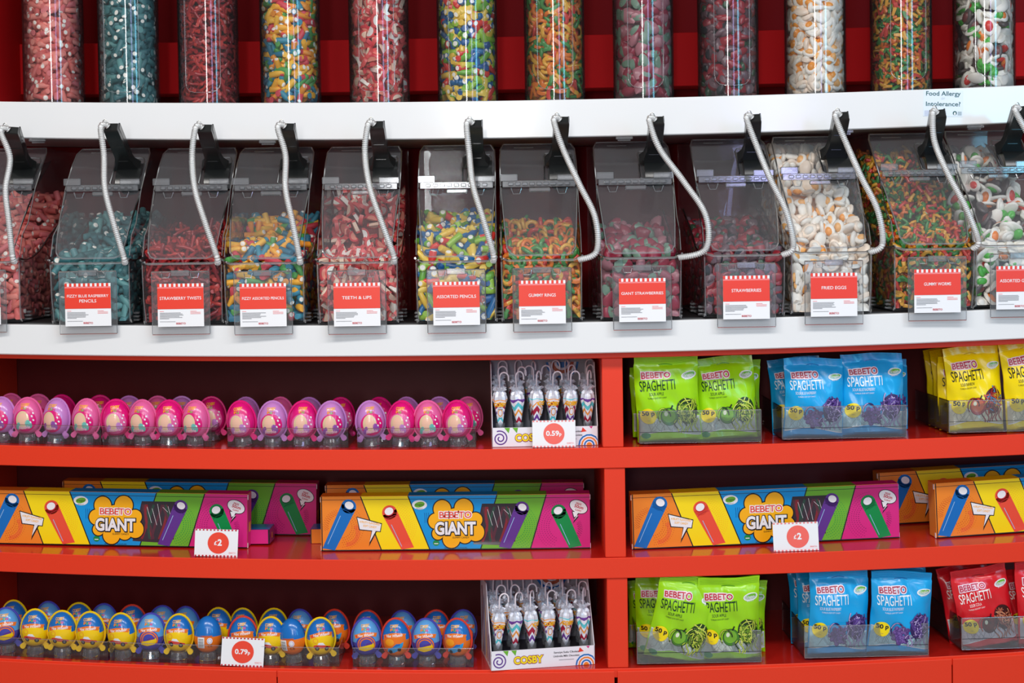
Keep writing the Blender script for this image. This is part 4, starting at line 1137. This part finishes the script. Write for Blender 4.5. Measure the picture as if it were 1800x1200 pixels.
# ---------------- umbrella boxes ----------------
SIL = mat('foil_silver', rgb(214, 216, 226), rough=.3, metal=.15); 
UW = mat('foil_white', rgb(236, 234, 242), rough=.25, spec=.6); UT = mat('foil_teal', rgb(90, 200, 210), rough=.25); UP = mat('foil_purple', rgb(110, 60, 150), rough=.25); UR = mat('foil_red', rgb(170, 30, 60), rough=.25); UO = mat('foil_orange', rgb(240, 150, 50), rough=.25)
HND = mat('umbrella_handle', rgb(232, 222, 228), rough=.3)
def umbrella(var):
    e = empty('chocolate_umbrella')
    m_ = MB(); prof = [(.0012, 0), (.0045, .006), (.0065, .018), (.0100, .036), (.0120, .046), (.0112, .052), (.0085, .058), (.0055, .062), (.0062, .068)]
    seg = 32; V = []; F = []; N = len(prof)
    sub = []
    for (r0, z0), (r1, z1) in zip(prof[:-1], prof[1:]):
        k = 4
        for i in range(k): t = i/k; sub.append((r0+(r1-r0)*t, z0+(z1-z0)*t))
    sub.append(prof[-1])
    for r, z in sub:
        for i in range(seg):
            a_ = 2*PI*i/seg; pl = 1+.10*math.cos(8*a_)*(z/.06)+(.16*math.cos(8*a_+.5) if z > .055 else 0)
            tri_ = abs(((i+var*5) % seg)/seg*4 % 1-.5)*2
            V.append((r*pl*math.cos(a_), r*pl*math.sin(a_), z+(tri_-.5)*.009*max(0, min(1, (z-.004)/.012, (.050-z)/.012))))
    order = [UW, UT, UW, UP, UW, UR, UW, UO]
    n = len(sub); fm = []
    for j in range(n-1):
        for i in range(seg):
            F.append((j*seg+i, j*seg+(i+1) % seg, (j+1)*seg+(i+1) % seg, (j+1)*seg+i))
            a_ = ((i+var*5) % seg)/seg*4; tri = abs((a_ % 1)-.5)*2
            z = sub[j][1]; q = (z-.006)/.046*6+var*1.7
            fm.append(SIL if z > .047 else order[int(q*1.35) % 8] if z > .006 else SIL)
    for mm in set(fm): m_.add(V, [f for f, q in zip(F, fm) if q is mm], mm)
    m_.build('foil_body', e, smooth=True)
    # frill of foil at the top
    m_ = MB(); V = []; F = []
    for i in range(16):
        a_ = 2*PI*i/16; r = .0085+.0045*(i % 2); V += [(.0045*math.cos(a_), .0045*math.sin(a_), .060), (r*math.cos(a_), r*math.sin(a_), .064+.005*((i*7) % 3)/2)]
    for i in range(16): F.append((2*i, 2*((i+1) % 16), 2*((i+1) % 16)+1, 2*i+1))
    m_.add(V, F, SIL); m_.build('foil_frill', e)
    m_ = MB(); P = [(0, 0, .05), (0, 0, .084)]+[(.0075-.0075*math.cos(t), 0, .084+.0085*math.sin(t)) for t in [PI*i/8 for i in range(1, 9)]]+[(.015, 0, .078)]
    m_.tube(P, .0013, HND, seg=8); m_.build('hook_handle', e, smooth=True)
    # name patch on the foil
    A = Art(.0003); A.text('COSBY', 0, .037, .0062, PAMB, 2, bold=.06, w=.020, al='c'); A.disc(0, .026, .0052, .0085, UW, 1, rings=3); A.disc(0, .026, .0040, .0066, UO, 2, rings=2); A.disc(0, .026, .0028, .0048, UW, 3, rings=2); A.rect(-.004, .0315, .004, .0325, PGREY, 3)
    def onc(x, L, z):
        r = np.interp(z, [p[1] for p in prof], [p[0] for p in prof])*1.12
        x_ = max(-r*.98, min(r*.98, x)); return (x_, -math.sqrt(r*r-x_*x_)+L, z)
    if var < 2: A.build('foil_print', e, fn=onc)
    m_ = MB(); m_.lathe([(.0075, -.012), (.0080, .008)], ACE, seg=14, cap=False); m_.build('cup', e)
    return e
UMB = [umbrella(0), umbrella(1), umbrella(2)]; uused = [False]*3
def umb_box(xa, xb, y, off, zt, yw, lab, where):
    a = at(xa, y, off); b = at(xb, y, off); W_ = (b-a).length/2/math.cos(yw)*.995; p = (a+b)/2
    e = empty('umbrella_display_box', (p.x, YF(p.x)+off+.0, zt(p.x)+.0006), (0, 0, yw)); tag(e, lab, 'display box', 'printed umbrella display boxes')
    D_, HF, HB = .135, .0375, .158
    CARD = mat('card_white', rgb(238, 234, 240), rough=.4); CGR = mat('card_inside', rgb(170, 166, 176), rough=.5)
    m_ = MB(); m_.box(-W_, W_, 0, .0012, 0, HF, CARD); fp_ = m_.build('front_panel', e)
    for s_ in (-1, 1):
        m_ = MB(); x = s_*W_; P = [(0, 0), (D_, 0), (D_, HB), (.055, HB), (.012, HF*1.7), (0, HF)]
        m_.prismx(P, min(x, x-s_*.0012), max(x, x-s_*.0012), CARD); sp_ = m_.build('side_panel', e)
        A = Art(.0002)
        for i in range(5): A.poly([(.01+.022*i, .008), (.018+.022*i, .008), (.026+.022*i, min(HB*.9, .06+.02*i)), (.020+.022*i, min(HB*.9, .07+.02*i))], [UP, UR, PAMB, PPUR, UR][i], 1)
        A.mb.v = [(x+s_*(-y_) , xx, zz) for xx, y_, zz in A.mb.v]; A.build('side_print', sp_)
    m_ = MB(); m_.box(-W_, W_, D_, D_+.0012, 0, HB, CGR); bp_ = m_.build('back_panel', e)
    A = Art(.0002); cx, cz = .045, .152
    for i, (r, m) in enumerate(((.034, PDBL), (.029, CARD), (.024, mat('print_rust', rgb(190, 90, 50))), (.017, CARD), (.012, PDBL))):
        A.poly([(cx+r*math.cos(t), min(HB-.001, cz+r*math.sin(t))) for t in [PI+PI*i_/8 for i_ in range(9)]], m, i+1)
    A.build('back_print', bp_, M=Matrix.Translation((0, D_, 0)))
    m_ = MB(); m_.box(-W_+.001, W_-.001, .001, D_, 0, .0012, CARD); m_.box(-W_+.003, W_-.003, .004, D_-.002, .018, .0188, mat('tray_black', rgb(70, 68, 74), rough=.4)); m_.build('inner_tray', e)
    # front print
    A = Art(.00015); cx = -W_+.0155; cz = .0165
    P = []
    for i in range(60):
        t = i/59*4*PI; r = .0028+.0123*i/59; P.append((max(-W_+.0003, cx+r*math.cos(t+2)), max(.0005, min(HF-.0005, cz+r*math.sin(t+2)))))
    A.path(P, .0023, PPUR, 1)
    for x0 in (-W_+.024, -W_+.040): A.poly([(x0, HF-.0003), (x0+.011, HF-.0003), (x0+.0085, HF-.011)], PGRN, 1)
    A.text('COSBY', -W_+.074, .0105, .0135, PDPK, 2, bold=.09, w=.056, al='c', rot=.01); A.text('COSBY', -W_+.074, .0108, .0132, PYEL, 3, bold=.04, w=.056, al='c', rot=.01)
    A.text('Semsiye Sutlu Cikolata', W_-.057, .0262, .0036, PBLACK, 1, w=.050, al='c', bold=.01); A.text('Umbrella Milk Chocolate', W_-.057, .0188, .0036, PBLACK, 1, w=.052, al='c', bold=.01); A.rect(W_-.072, .0125, W_-.042, .0133, PGREY, 1)
    A.poly([(W_-.030, HF-.002), (W_-.022, HF-.010), (W_-.033, HF-.0115)], PRED, 1); A.poly([(W_-.017, HF-.0003), (W_-.010, HF-.0003), (W_-.013, HF-.005)], PPNK, 1)
    cx = W_-.0175
    for i, (r, m) in enumerate(((.0215, PDBL), (.0185, CARD), (.0160, PORA), (.0130, CARD), (.0105, PDBL), (.0075, CARD), (.0055, PORA))):
        A.poly([(min(W_-.0003, cx+r*math.cos(t)), .0005+max(0, r*math.sin(t))) for t in [PI*i_/7 for i_ in range(8)]], m, i+2)
    A.build('front_print', fp_)
    # the umbrellas
    R_ = Matrix.Translation(e.location) @ Matrix.Rotation(yw, 4, 'Z'); rr = random.Random(int(xa))
    names = ['leftmost', 'second', 'third', 'fourth', 'fifth', 'rightmost']
    for r_ in range(3):
        for k in range(6):
            v = [0, 2, 1, 0, 1, 2][(k+r_) % 6]; v = rr.choice([0, 1, 2]) if r_ else v
            if uused[v]: o = copy_tree(UMB[v])
            else: o = UMB[v]; uused[v] = True
            x = -W_+.0175+(2*W_-.035)*k/5+rr.uniform(-.002, .002); yy = .024+.037*r_+rr.uniform(-.002, .002)
            o.scale = (1.18, 1.18, 1.18)
            o.location = R_ @ Vector((x, yy, .0350+.008*r_)); o.rotation_euler = (rr.uniform(-.02, .05), rr.uniform(-.05, .05), yw+rr.choice([0, .6, -.5, 2.9, 1.5, -1.2]) if r_ else yw+[0, 1.4, 2.9, .2, .4, PI][k]*.35)
            tag(o, 'foil chocolate umbrella, %s in the %s row of the %s umbrella box' % (names[k], ['front', 'middle', 'back'][r_], where), 'chocolate umbrella', 'chocolate umbrellas in the %s box' % where)
umb_box(865, 1052, 778, .030, zS1t, .035, 'printed display box of foil umbrellas on the first red shelf left of the divider', 'upper')
umb_box(863, 1047, 1166, .012, zS3t, .16, 'printed display box of foil umbrellas on the lowest shelf, turned slightly', 'lower')

# ---------------- spaghetti sweet bags ----------------
BWD, BHT = .126, .176
def bagT(u, v):
    e_ = max(0, 1-(2*u-1)**4); t = max(0, min(1, v/.045))*max(0, min(1, (.90-v)/.22)) if v < .9 else 0
    return .0015+.015*e_*(t**.6 if t > 0 else 0)
def bagpos(x, L, z, seed=0):
    u = x/BWD+.5; v = z/BHT
    wr = .0016*math.sin(7*v+5*u+seed)+.0012*math.sin(13*u-6*v+seed*2)+.0008*math.sin(23*v+9*u+seed*3)+.0006*math.sin(31*u+17*v)
    k = 1-.035*math.sin(PI*v)-.02*(1 if v > .9 else 0)
    return ((x)*k+.002*math.sin(5*v+seed), -bagT(u, v)+wr*(1 if v < .9 else .6)+L-.008*v*v*math.sin(seed), z+.0015*math.sin(6*u+seed)*(v > .8))
FL = {
 'green': dict(base=(160, 222, 16), dark=(90, 160, 20), txt=(20, 60, 30), sub='SOUR APPLE', fruit=(120, 180, 50), fruit2=(70, 130, 40), nood=[(200, 220, 70), (120, 160, 40), (230, 240, 110)], win=(186, 198, 188), ed=(30, 60, 20), bt=(196, 30, 50), bo=(240, 220, 226)),
 'blue': dict(base=(16, 164, 228), dark=(10, 110, 180), txt=(236, 246, 252), sub='SOUR BLUE RASPBERRY', fruit=(120, 90, 160), fruit2=(80, 50, 120), nood=[(190, 170, 220), (110, 80, 160), (90, 60, 140)], win=(170, 206, 214), ed=(50, 30, 90), bt=(170, 24, 60), bo=(240, 226, 236)),
 'yellow': dict(base=(252, 224, 6), dark=(210, 170, 0), txt=(40, 36, 20), sub='SOUR RAINBOW', fruit=(230, 110, 60), fruit2=(190, 50, 40), nood=[(170, 40, 50), (60, 150, 200), (220, 80, 60), (230, 180, 40)], win=(220, 214, 186), ed=(90, 20, 30), bt=(190, 40, 70), bo=(240, 220, 220)),
 'red': dict(base=(222, 26, 38), dark=(150, 10, 20), txt=(250, 240, 236), sub='SOUR COLA', fruit=(110, 40, 30), fruit2=(80, 20, 20), nood=[(200, 110, 80), (150, 60, 40), (220, 150, 110)], win=(204, 196, 202), ed=(60, 10, 10), bt=(200, 30, 70), bo=(246, 220, 230)),
}
def make_bag(fl, seed):
    f = FL[fl]; e = empty('sweet_bag')
    B = mat('bag_'+fl, rgb(*f['base']), rough=.24, spec=.6); DK = mat('bag_dark_'+fl, rgb(*f['dark']), rough=.24)
    nu, nv = 28, 40; V = []; F = []
    fn = lambda x, L, z: bagpos(x, L, z, seed)
    for j in range(nv+1):
        for i in range(nu+1): V.append(fn(-BWD/2+BWD*i/nu, 0, BHT*j/nv))
    o_ = len(V)
    for j in range(nv+1):
        for i in range(nu+1):
            x, y, z = V[j*(nu+1)+i]; V.append((x, y+2*bagT(i/nu, j/nv)+.0006, z))
    for j in range(nv):
        for i in range(nu):
            a_ = j*(nu+1)+i; F.append((a_, a_+1, a_+nu+2, a_+nu+1)); F.append((o_+a_, o_+a_+nu+1, o_+a_+nu+2, o_+a_+1))
    for j in range(nv):
        for i in (0, nu): a_ = j*(nu+1)+i; F.append((a_, a_+nu+1, o_+a_+nu+1, o_+a_) if i == 0 else (a_, o_+a_, o_+a_+nu+1, a_+nu+1))
    m_ = MB(); m_.add(V, F, B); pouch = m_.build('pouch', e, smooth=True)
    A = Art(.00018); X = lambda u: -BWD/2+BWD*u; Z = lambda v: BHT*v
    for k in range(4): A.path([(X(.02+.96*i/12), Z(.925+.018*k)) for i in range(13)], .0005, DK, 1)
    A.path([(X(.38+.22*i/8), Z(.905+.012*math.sin(PI*i/8))) for i in range(9)], .0016, DK, 1)
    # see-through window low down, edged in white
    WN = mat('bag_window_'+fl, rgb(*f['win']), rough=.12, noise=.25, nscale=160)
    hi = lambda x: Z(.30+.035*math.sin((x/BWD+.5)*7+1.2)-.06*(x/BWD+.5)); lo = lambda x: Z(.105+.035*math.sin((x/BWD+.5)*5-.5))
    A.strip(lambda x: lo(x)-.0018, lambda x: hi(x)+.0018, X(.015), X(.985), PW, 1, 28, 8); A.strip(lo, hi, X(.015), X(.985), WN, 2, 28, 10)
    rr = random.Random(seed+9); NM = [mat('noodle_%s%d' % (fl, i), rgb(*c_), rough=.3) for i, c_ in enumerate(f['nood'])]; ED = mat('noodle_edge_'+fl, rgb(*f['ed']), rough=.4)
    GR = mat('bag_strand_'+fl, tuple(c*.55+.05 for c in rgb(*f['win'])[:3])+(1,), rough=.2)
    for i in range(10):
        x0 = rr.uniform(.05, .75); A.path([(X(min(.97, x0+.035*t+.02*math.sin(t*2+i))), Z(.20+.07*math.sin(t*.9+i*1.3))) for t in range(8)], .0012, GR, 3+.07*i)
    if fl == 'green': A.disc(X(.12), Z(.085), .009, .006, PDGR, 4)
    # fruit
    FR, FR2 = mat('fruit_'+fl, rgb(*f['fruit']), rough=.25), mat('fruit_dark_'+fl, rgb(*f['fruit2']), rough=.3)
    if fl == 'blue':
        for i in range(19):
            a_ = i*2.4; r = .0042*math.sqrt(i); A.disc(X(.48)+r*math.cos(a_), Z(.25)+r*math.sin(a_)*1.1, .0052, .0052, FR2, 4+.1*i, n=12, rings=1); A.disc(X(.48)+r*math.cos(a_)-.001, Z(.25)+r*math.sin(a_)*1.1+.001, .0040, .0040, FR, 4.05+.1*i, n=12, rings=1)
    else:
        A.disc(X(.50), Z(.30), .0178, .0185, ED, 4, rings=4, n=28); A.disc(X(.50), Z(.30), .0166, .0175, FR2, 5, rings=4, n=28); A.disc(X(.49), Z(.31), .0135, .0140, FR, 6, rings=3, n=24)
        A.disc(X(.45), Z(.335), .004, .005, mat('fruit_light', rgb(236, 240, 210), rough=.3), 7, n=12, rings=2); A.path([(X(.53), Z(.385)), (X(.57), Z(.43))], .0028, PBLACK, 7)
    # tangle of strands
    A.disc(X(.79), Z(.355), .0215, .0270, ED, 4, rings=4, n=28)
    for i in range(26):
        a_ = rr.uniform(0, PI); cx, cz = X(.79)+rr.uniform(-.010, .010), Z(.355)+rr.uniform(-.012, .012); l = rr.uniform(.012, .020); bend = rr.choice((-1, 1))*rr.uniform(.004, .012)
        P = [(cx+math.cos(a_)*l*t-math.sin(a_)*bend*(1-t*t), cz+math.sin(a_)*l*t*1.15+math.cos(a_)*bend*(1-t*t)) for t in [-1+2*q_/10 for q_ in range(11)]]
        P = [(min(X(.985), x), z) for x, z in P]; L_ = 5+.1*i; A.path(P, .0027, ED, L_); A.path(P, .0020, NM[i % len(NM)], L_+.05)
    for i in range(9):   # stray strands hanging down and looping over the fruit
        x0 = .40+.065*i; P = [(X(min(.97, x0+.03*math.sin(t*1.1+i))), Z(.26-.03*t)) for t in [q_/3 for q_ in range(16)]] if i > 2 else [(X(.42+.10*math.cos(t*.5+i*.5)), Z(.30+.10*math.sin(t*.5+i*.4))) for t in [q_/3 for q_ in range(19)]]
        A.path(P, .0026, ED, 8+.1*i); A.path(P, .0016, NM[0], 8.05+.1*i)
    # names
    WT = mat('bag_text_'+fl, rgb(*f['txt']), rough=.35); BT = mat('bag_name_'+fl, rgb(*f['bt']), rough=.3); BO = mat('bag_outline_'+fl, rgb(*f['bo']), rough=.3)
    A.text('BEBETO', X(.335), Z(.755), .0118, BO, 2, bold=.13, w=.0560, al='c', rot=.03); A.text('BEBETO', X(.335), Z(.757), .0115, BT, 4, bold=.02, w=.0560, al='c', rot=.03)
    A.text('SPAGHETTI', X(.355), Z(.612), .0205, WT, 2, bold=.005, w=.0700, al='c', rot=.045)
    A.text(f['sub'], X(.33), Z(.552), .0062, WT, 2, w=.0017*len(f['sub'])+.012, al='c', rot=.035); A.text('TUMBLED SOUR SOFT CANDY', X(.34), Z(.515), .0030, WT, 2, w=.038, al='c', rot=.035)
    A.disc(X(.85), Z(.775), .0150, .0078, PW, 2, rot=.15, n=24, rings=3); A.disc(X(.85), Z(.777), .0125, .0058, WN, 3, rot=.15, n=24, rings=3); A.disc(X(.86), Z(.785), .0105, .0040, PGRN, 4, rot=.2, n=24, rings=3); A.text('Vegan', X(.85), Z(.762), .0056, PW, 5, bold=.01, w=.0170, al='c', rot=.12); A.text('PRODUCT', X(.85), Z(.722), .0024, PW, 3, w=.015, al='c', rot=.1)
    A.build('pouch_print', pouch, fn=fn)
    A = Art(.00018); A.disc(X(.17), Z(.315), .0158, .0158, PYEL, 12, n=32, rings=4); A.text('50 p', X(.17), Z(.325), .0086, PBLACK, 14, bold=.035, w=.0240, al='c', rot=.0); A.rect(X(.15), Z(.262), X(.19), Z(.265), PGREY, 14)
    A.build('price_sticker', e, fn=fn)
    return e
BAGS = {}; bused = {}
def bag(fl, xl, xr, ytop, ybot, off, zt, label, roll=0.0, lean=.0, yw=0.0, grp=None, lift=.004):
    sd = (len(bused)*7) % 3
    key = (fl, sd % 2)
    if key not in BAGS: BAGS[key] = make_bag(fl, 1.3+2.1*(sd % 2)+len(BAGS)); o = BAGS[key]
    else: o = copy_tree(BAGS[key])
    bused[label] = 1
    xm = (xl+xr)/2; p = at(xm, ybot, off)
    o.location = (p.x, YF(p.x)+off, zt(p.x)+lift)
    sc = (xr-xl)*2.78/2500/BWD; sh = (ybot-ytop)*2.78/2500/BHT
    o.scale = (sc, 1.0, sh); o.rotation_euler = (lean, roll, yw)
    tag(o, label, 'sweet bag', grp or fl+' spaghetti sweet bags')
def bag_tray(xa, xb, y, off, zt, label, h=.062, D_=.20, yw=0.0):
    a = at(xa, y, off); b = at(xb, y, off); W_ = (b.x-a.x)/2; X = (a.x+b.x)/2
    e = empty('bag_tray', (X, YF(X)+off, zt(X)+.0035), (0, 0, yw)); tag(e, label, 'tray', 'clear trays of spaghetti bags')
    m_ = MB(); T = .0016
    m_.box(-W_, W_, 0, T, 0, h, FILM, bev=.0003); m_.box(-W_, -W_+T, T, D_, 0, h, FILM2); m_.box(W_-T, W_, T, D_, 0, h, FILM2); m_.box(-W_, W_, 0, D_, 0, T, FILM2)
    m_.build('tray_wall', e)
    m_ = MB()
    m_.tube([(-W_, D_, h), (-W_, 0, h), (W_, 0, h), (W_, D_, h)], .0009, ACE, seg=5); m_.tube([(-W_, 0, 0), (W_, 0, 0)], .0008, ACE, seg=5)
    for s_ in (-1, 1): m_.tube([(s_*W_, 0, 0), (s_*W_, 0, h)], .0009, ACE, seg=5)
    m_.build('tray_rim', e)
    m_ = MB(); m_.box(-W_, W_, -.0004, 0, .0205, .0213, PBLACK); m_.build('tray_seam', e)
    for s_ in (-1, 1):
        m_ = MB(); m_.lathe([(.006, -.003), (.0075, 0)], ACE, seg=14, M=Matrix.Translation((s_*(W_-.014), .010, 0))); m_.build('foot', e)
    return e
TY = .026
bag_tray(1124, 1338, 777, .022, zS1t, 'clear tray of green spaghetti bags on the first red shelf')
bag_tray(1375, 1593, 770, .022, zS1t, 'clear tray of blue spaghetti bags on the first red shelf', yw=.02)
bag_tray(1668, 1890, 762, .022, zS1t, 'clear tray of yellow spaghetti bags at right edge of the first shelf', yw=.05)
bag_tray(1120, 1338, 1165, .014, zS3t, 'clear tray of green spaghetti bags on the lowest shelf')
bag_tray(1414, 1632, 1158, .014, zS3t, 'clear tray of blue spaghetti bags on the lowest shelf', yw=.03)
bag_tray(1690, 1905, 1148, .014, zS3t, 'clear tray of red spaghetti bags at right edge of the lowest shelf', yw=.06)
g1 = 'on the first red shelf'
bag('green', 1119, 1234, 627, 779, .045, zS1t, 'green spaghetti bag at front left of its tray on the first red shelf', roll=-.035, lean=.02)
bag('green', 1228, 1334, 628, 774, .055, zS1t, 'green spaghetti bag at front right, half covered, on the first red shelf', roll=-.06, lean=.0)
bag('green', 1108, 1215, 650, 775, .12, zS1t, 'green spaghetti bag deep in shade behind the left bag on the first shelf', roll=-.02, lean=-.1, yw=.2)
bag('green', 1240, 1338, 634, 770, .105, zS1t, 'green spaghetti bag behind the right one on the first shelf, edge showing', roll=.02, lean=-.06)
bag('blue', 1376, 1482, 628, 768, .045, zS1t, 'blue spaghetti bag at front left of its tray on the first red shelf', roll=.02, lean=.01)
bag('blue', 1478, 1590, 618, 762, .050, zS1t, 'blue spaghetti bag at front right of its tray on the first red shelf', roll=-.01)
bag('blue', 1358, 1455, 626, 762, .11, zS1t, 'blue spaghetti bag behind the front left one on the first red shelf', roll=-.08, lean=-.03)
bag('blue', 1490, 1598, 634, 762, .125, zS1t, 'blue spaghetti bag in shade behind the front right one on the first shelf', roll=.02, lean=-.04)
bag('yellow', 1664, 1766, 612, 762, .050, zS1t, 'yellow spaghetti bag fully in view on the first red shelf', roll=-.055, lean=.02, yw=.06)
bag('yellow', 1768, 1872, 600, 758, .044, zS1t, 'yellow spaghetti bag cut off by the right edge of the photo', roll=-.10, lean=.03, yw=.06)
bag('yellow', 1648, 1745, 626, 758, .085, zS1t, 'yellow spaghetti bag just behind the fully visible yellow one', roll=-.05, yw=.1)
bag('yellow', 1640, 1730, 615, 756, .125, zS1t, 'second yellow spaghetti bag behind the fully visible yellow one', roll=-.06, yw=.14)
bag('yellow', 1628, 1720, 613, 752, .165, zS1t, 'yellow spaghetti bag furthest back at the left of its tray', roll=-.06, yw=.16)
bag('green', 1132, 1240, 1006, 1163, .036, zS3t, 'green spaghetti bag tilted to the right at front left of the lowest shelf', roll=.17, lean=.19, lift=.006)
bag('green', 1228, 1338, 1010, 1164, .036, zS3t, 'green spaghetti bag upright at front right of its tray on lowest shelf', roll=-.03, lean=.14)
bag('green', 1116, 1222, 1018, 1158, .085, zS3t, 'green spaghetti bag just behind the tilted one on the lowest shelf', roll=.0, lean=.0)
bag('green', 1104, 1205, 1032, 1154, .13, zS3t, 'green spaghetti bag in shade furthest back left on the lowest shelf', roll=-.03)
bag('green', 1245, 1345, 1028, 1158, .085, zS3t, 'green spaghetti bag behind the upright one, right edge showing, lowest shelf', roll=.05)
bag('blue', 1420, 1526, 1005, 1156, .040, zS3t, 'blue spaghetti bag at front left of its tray on the lowest shelf', roll=.0, lean=.07)
bag('blue', 1522, 1632, 1010, 1156, .034, zS3t, 'blue spaghetti bag at front right of its tray on the lowest shelf', roll=.05, lean=.10, yw=.04)
bag('blue', 1402, 1500, 1012, 1152, .085, zS3t, 'blue spaghetti bag just behind the front left one on the lowest shelf', roll=-.03)
bag('blue', 1390, 1486, 1008, 1150, .125, zS3t, 'blue spaghetti bag furthest back left on the lowest shelf', roll=-.06)
bag('blue', 1530, 1628, 1004, 1152, .10, zS3t, 'blue spaghetti bag in shade behind the front right one, lowest shelf', roll=.03)
bag('red', 1688, 1790, 1002, 1148, .040, zS3t, 'red spaghetti bag leaning left at front of its tray', roll=-.17, lean=.03, yw=.06)
bag('red', 1788, 1895, 994, 1146, .036, zS3t, 'red spaghetti bag cut off by the right edge of the photo', roll=-.08, lean=.05, yw=.06)
bag('red', 1668, 1764, 1000, 1142, .085, zS3t, 'red spaghetti bag just behind the one leaning left', roll=-.20, yw=.1)
bag('red', 1770, 1870, 1012, 1140, .085, zS3t, 'red spaghetti bag behind and between the two front red bags', roll=-.13, yw=.1)
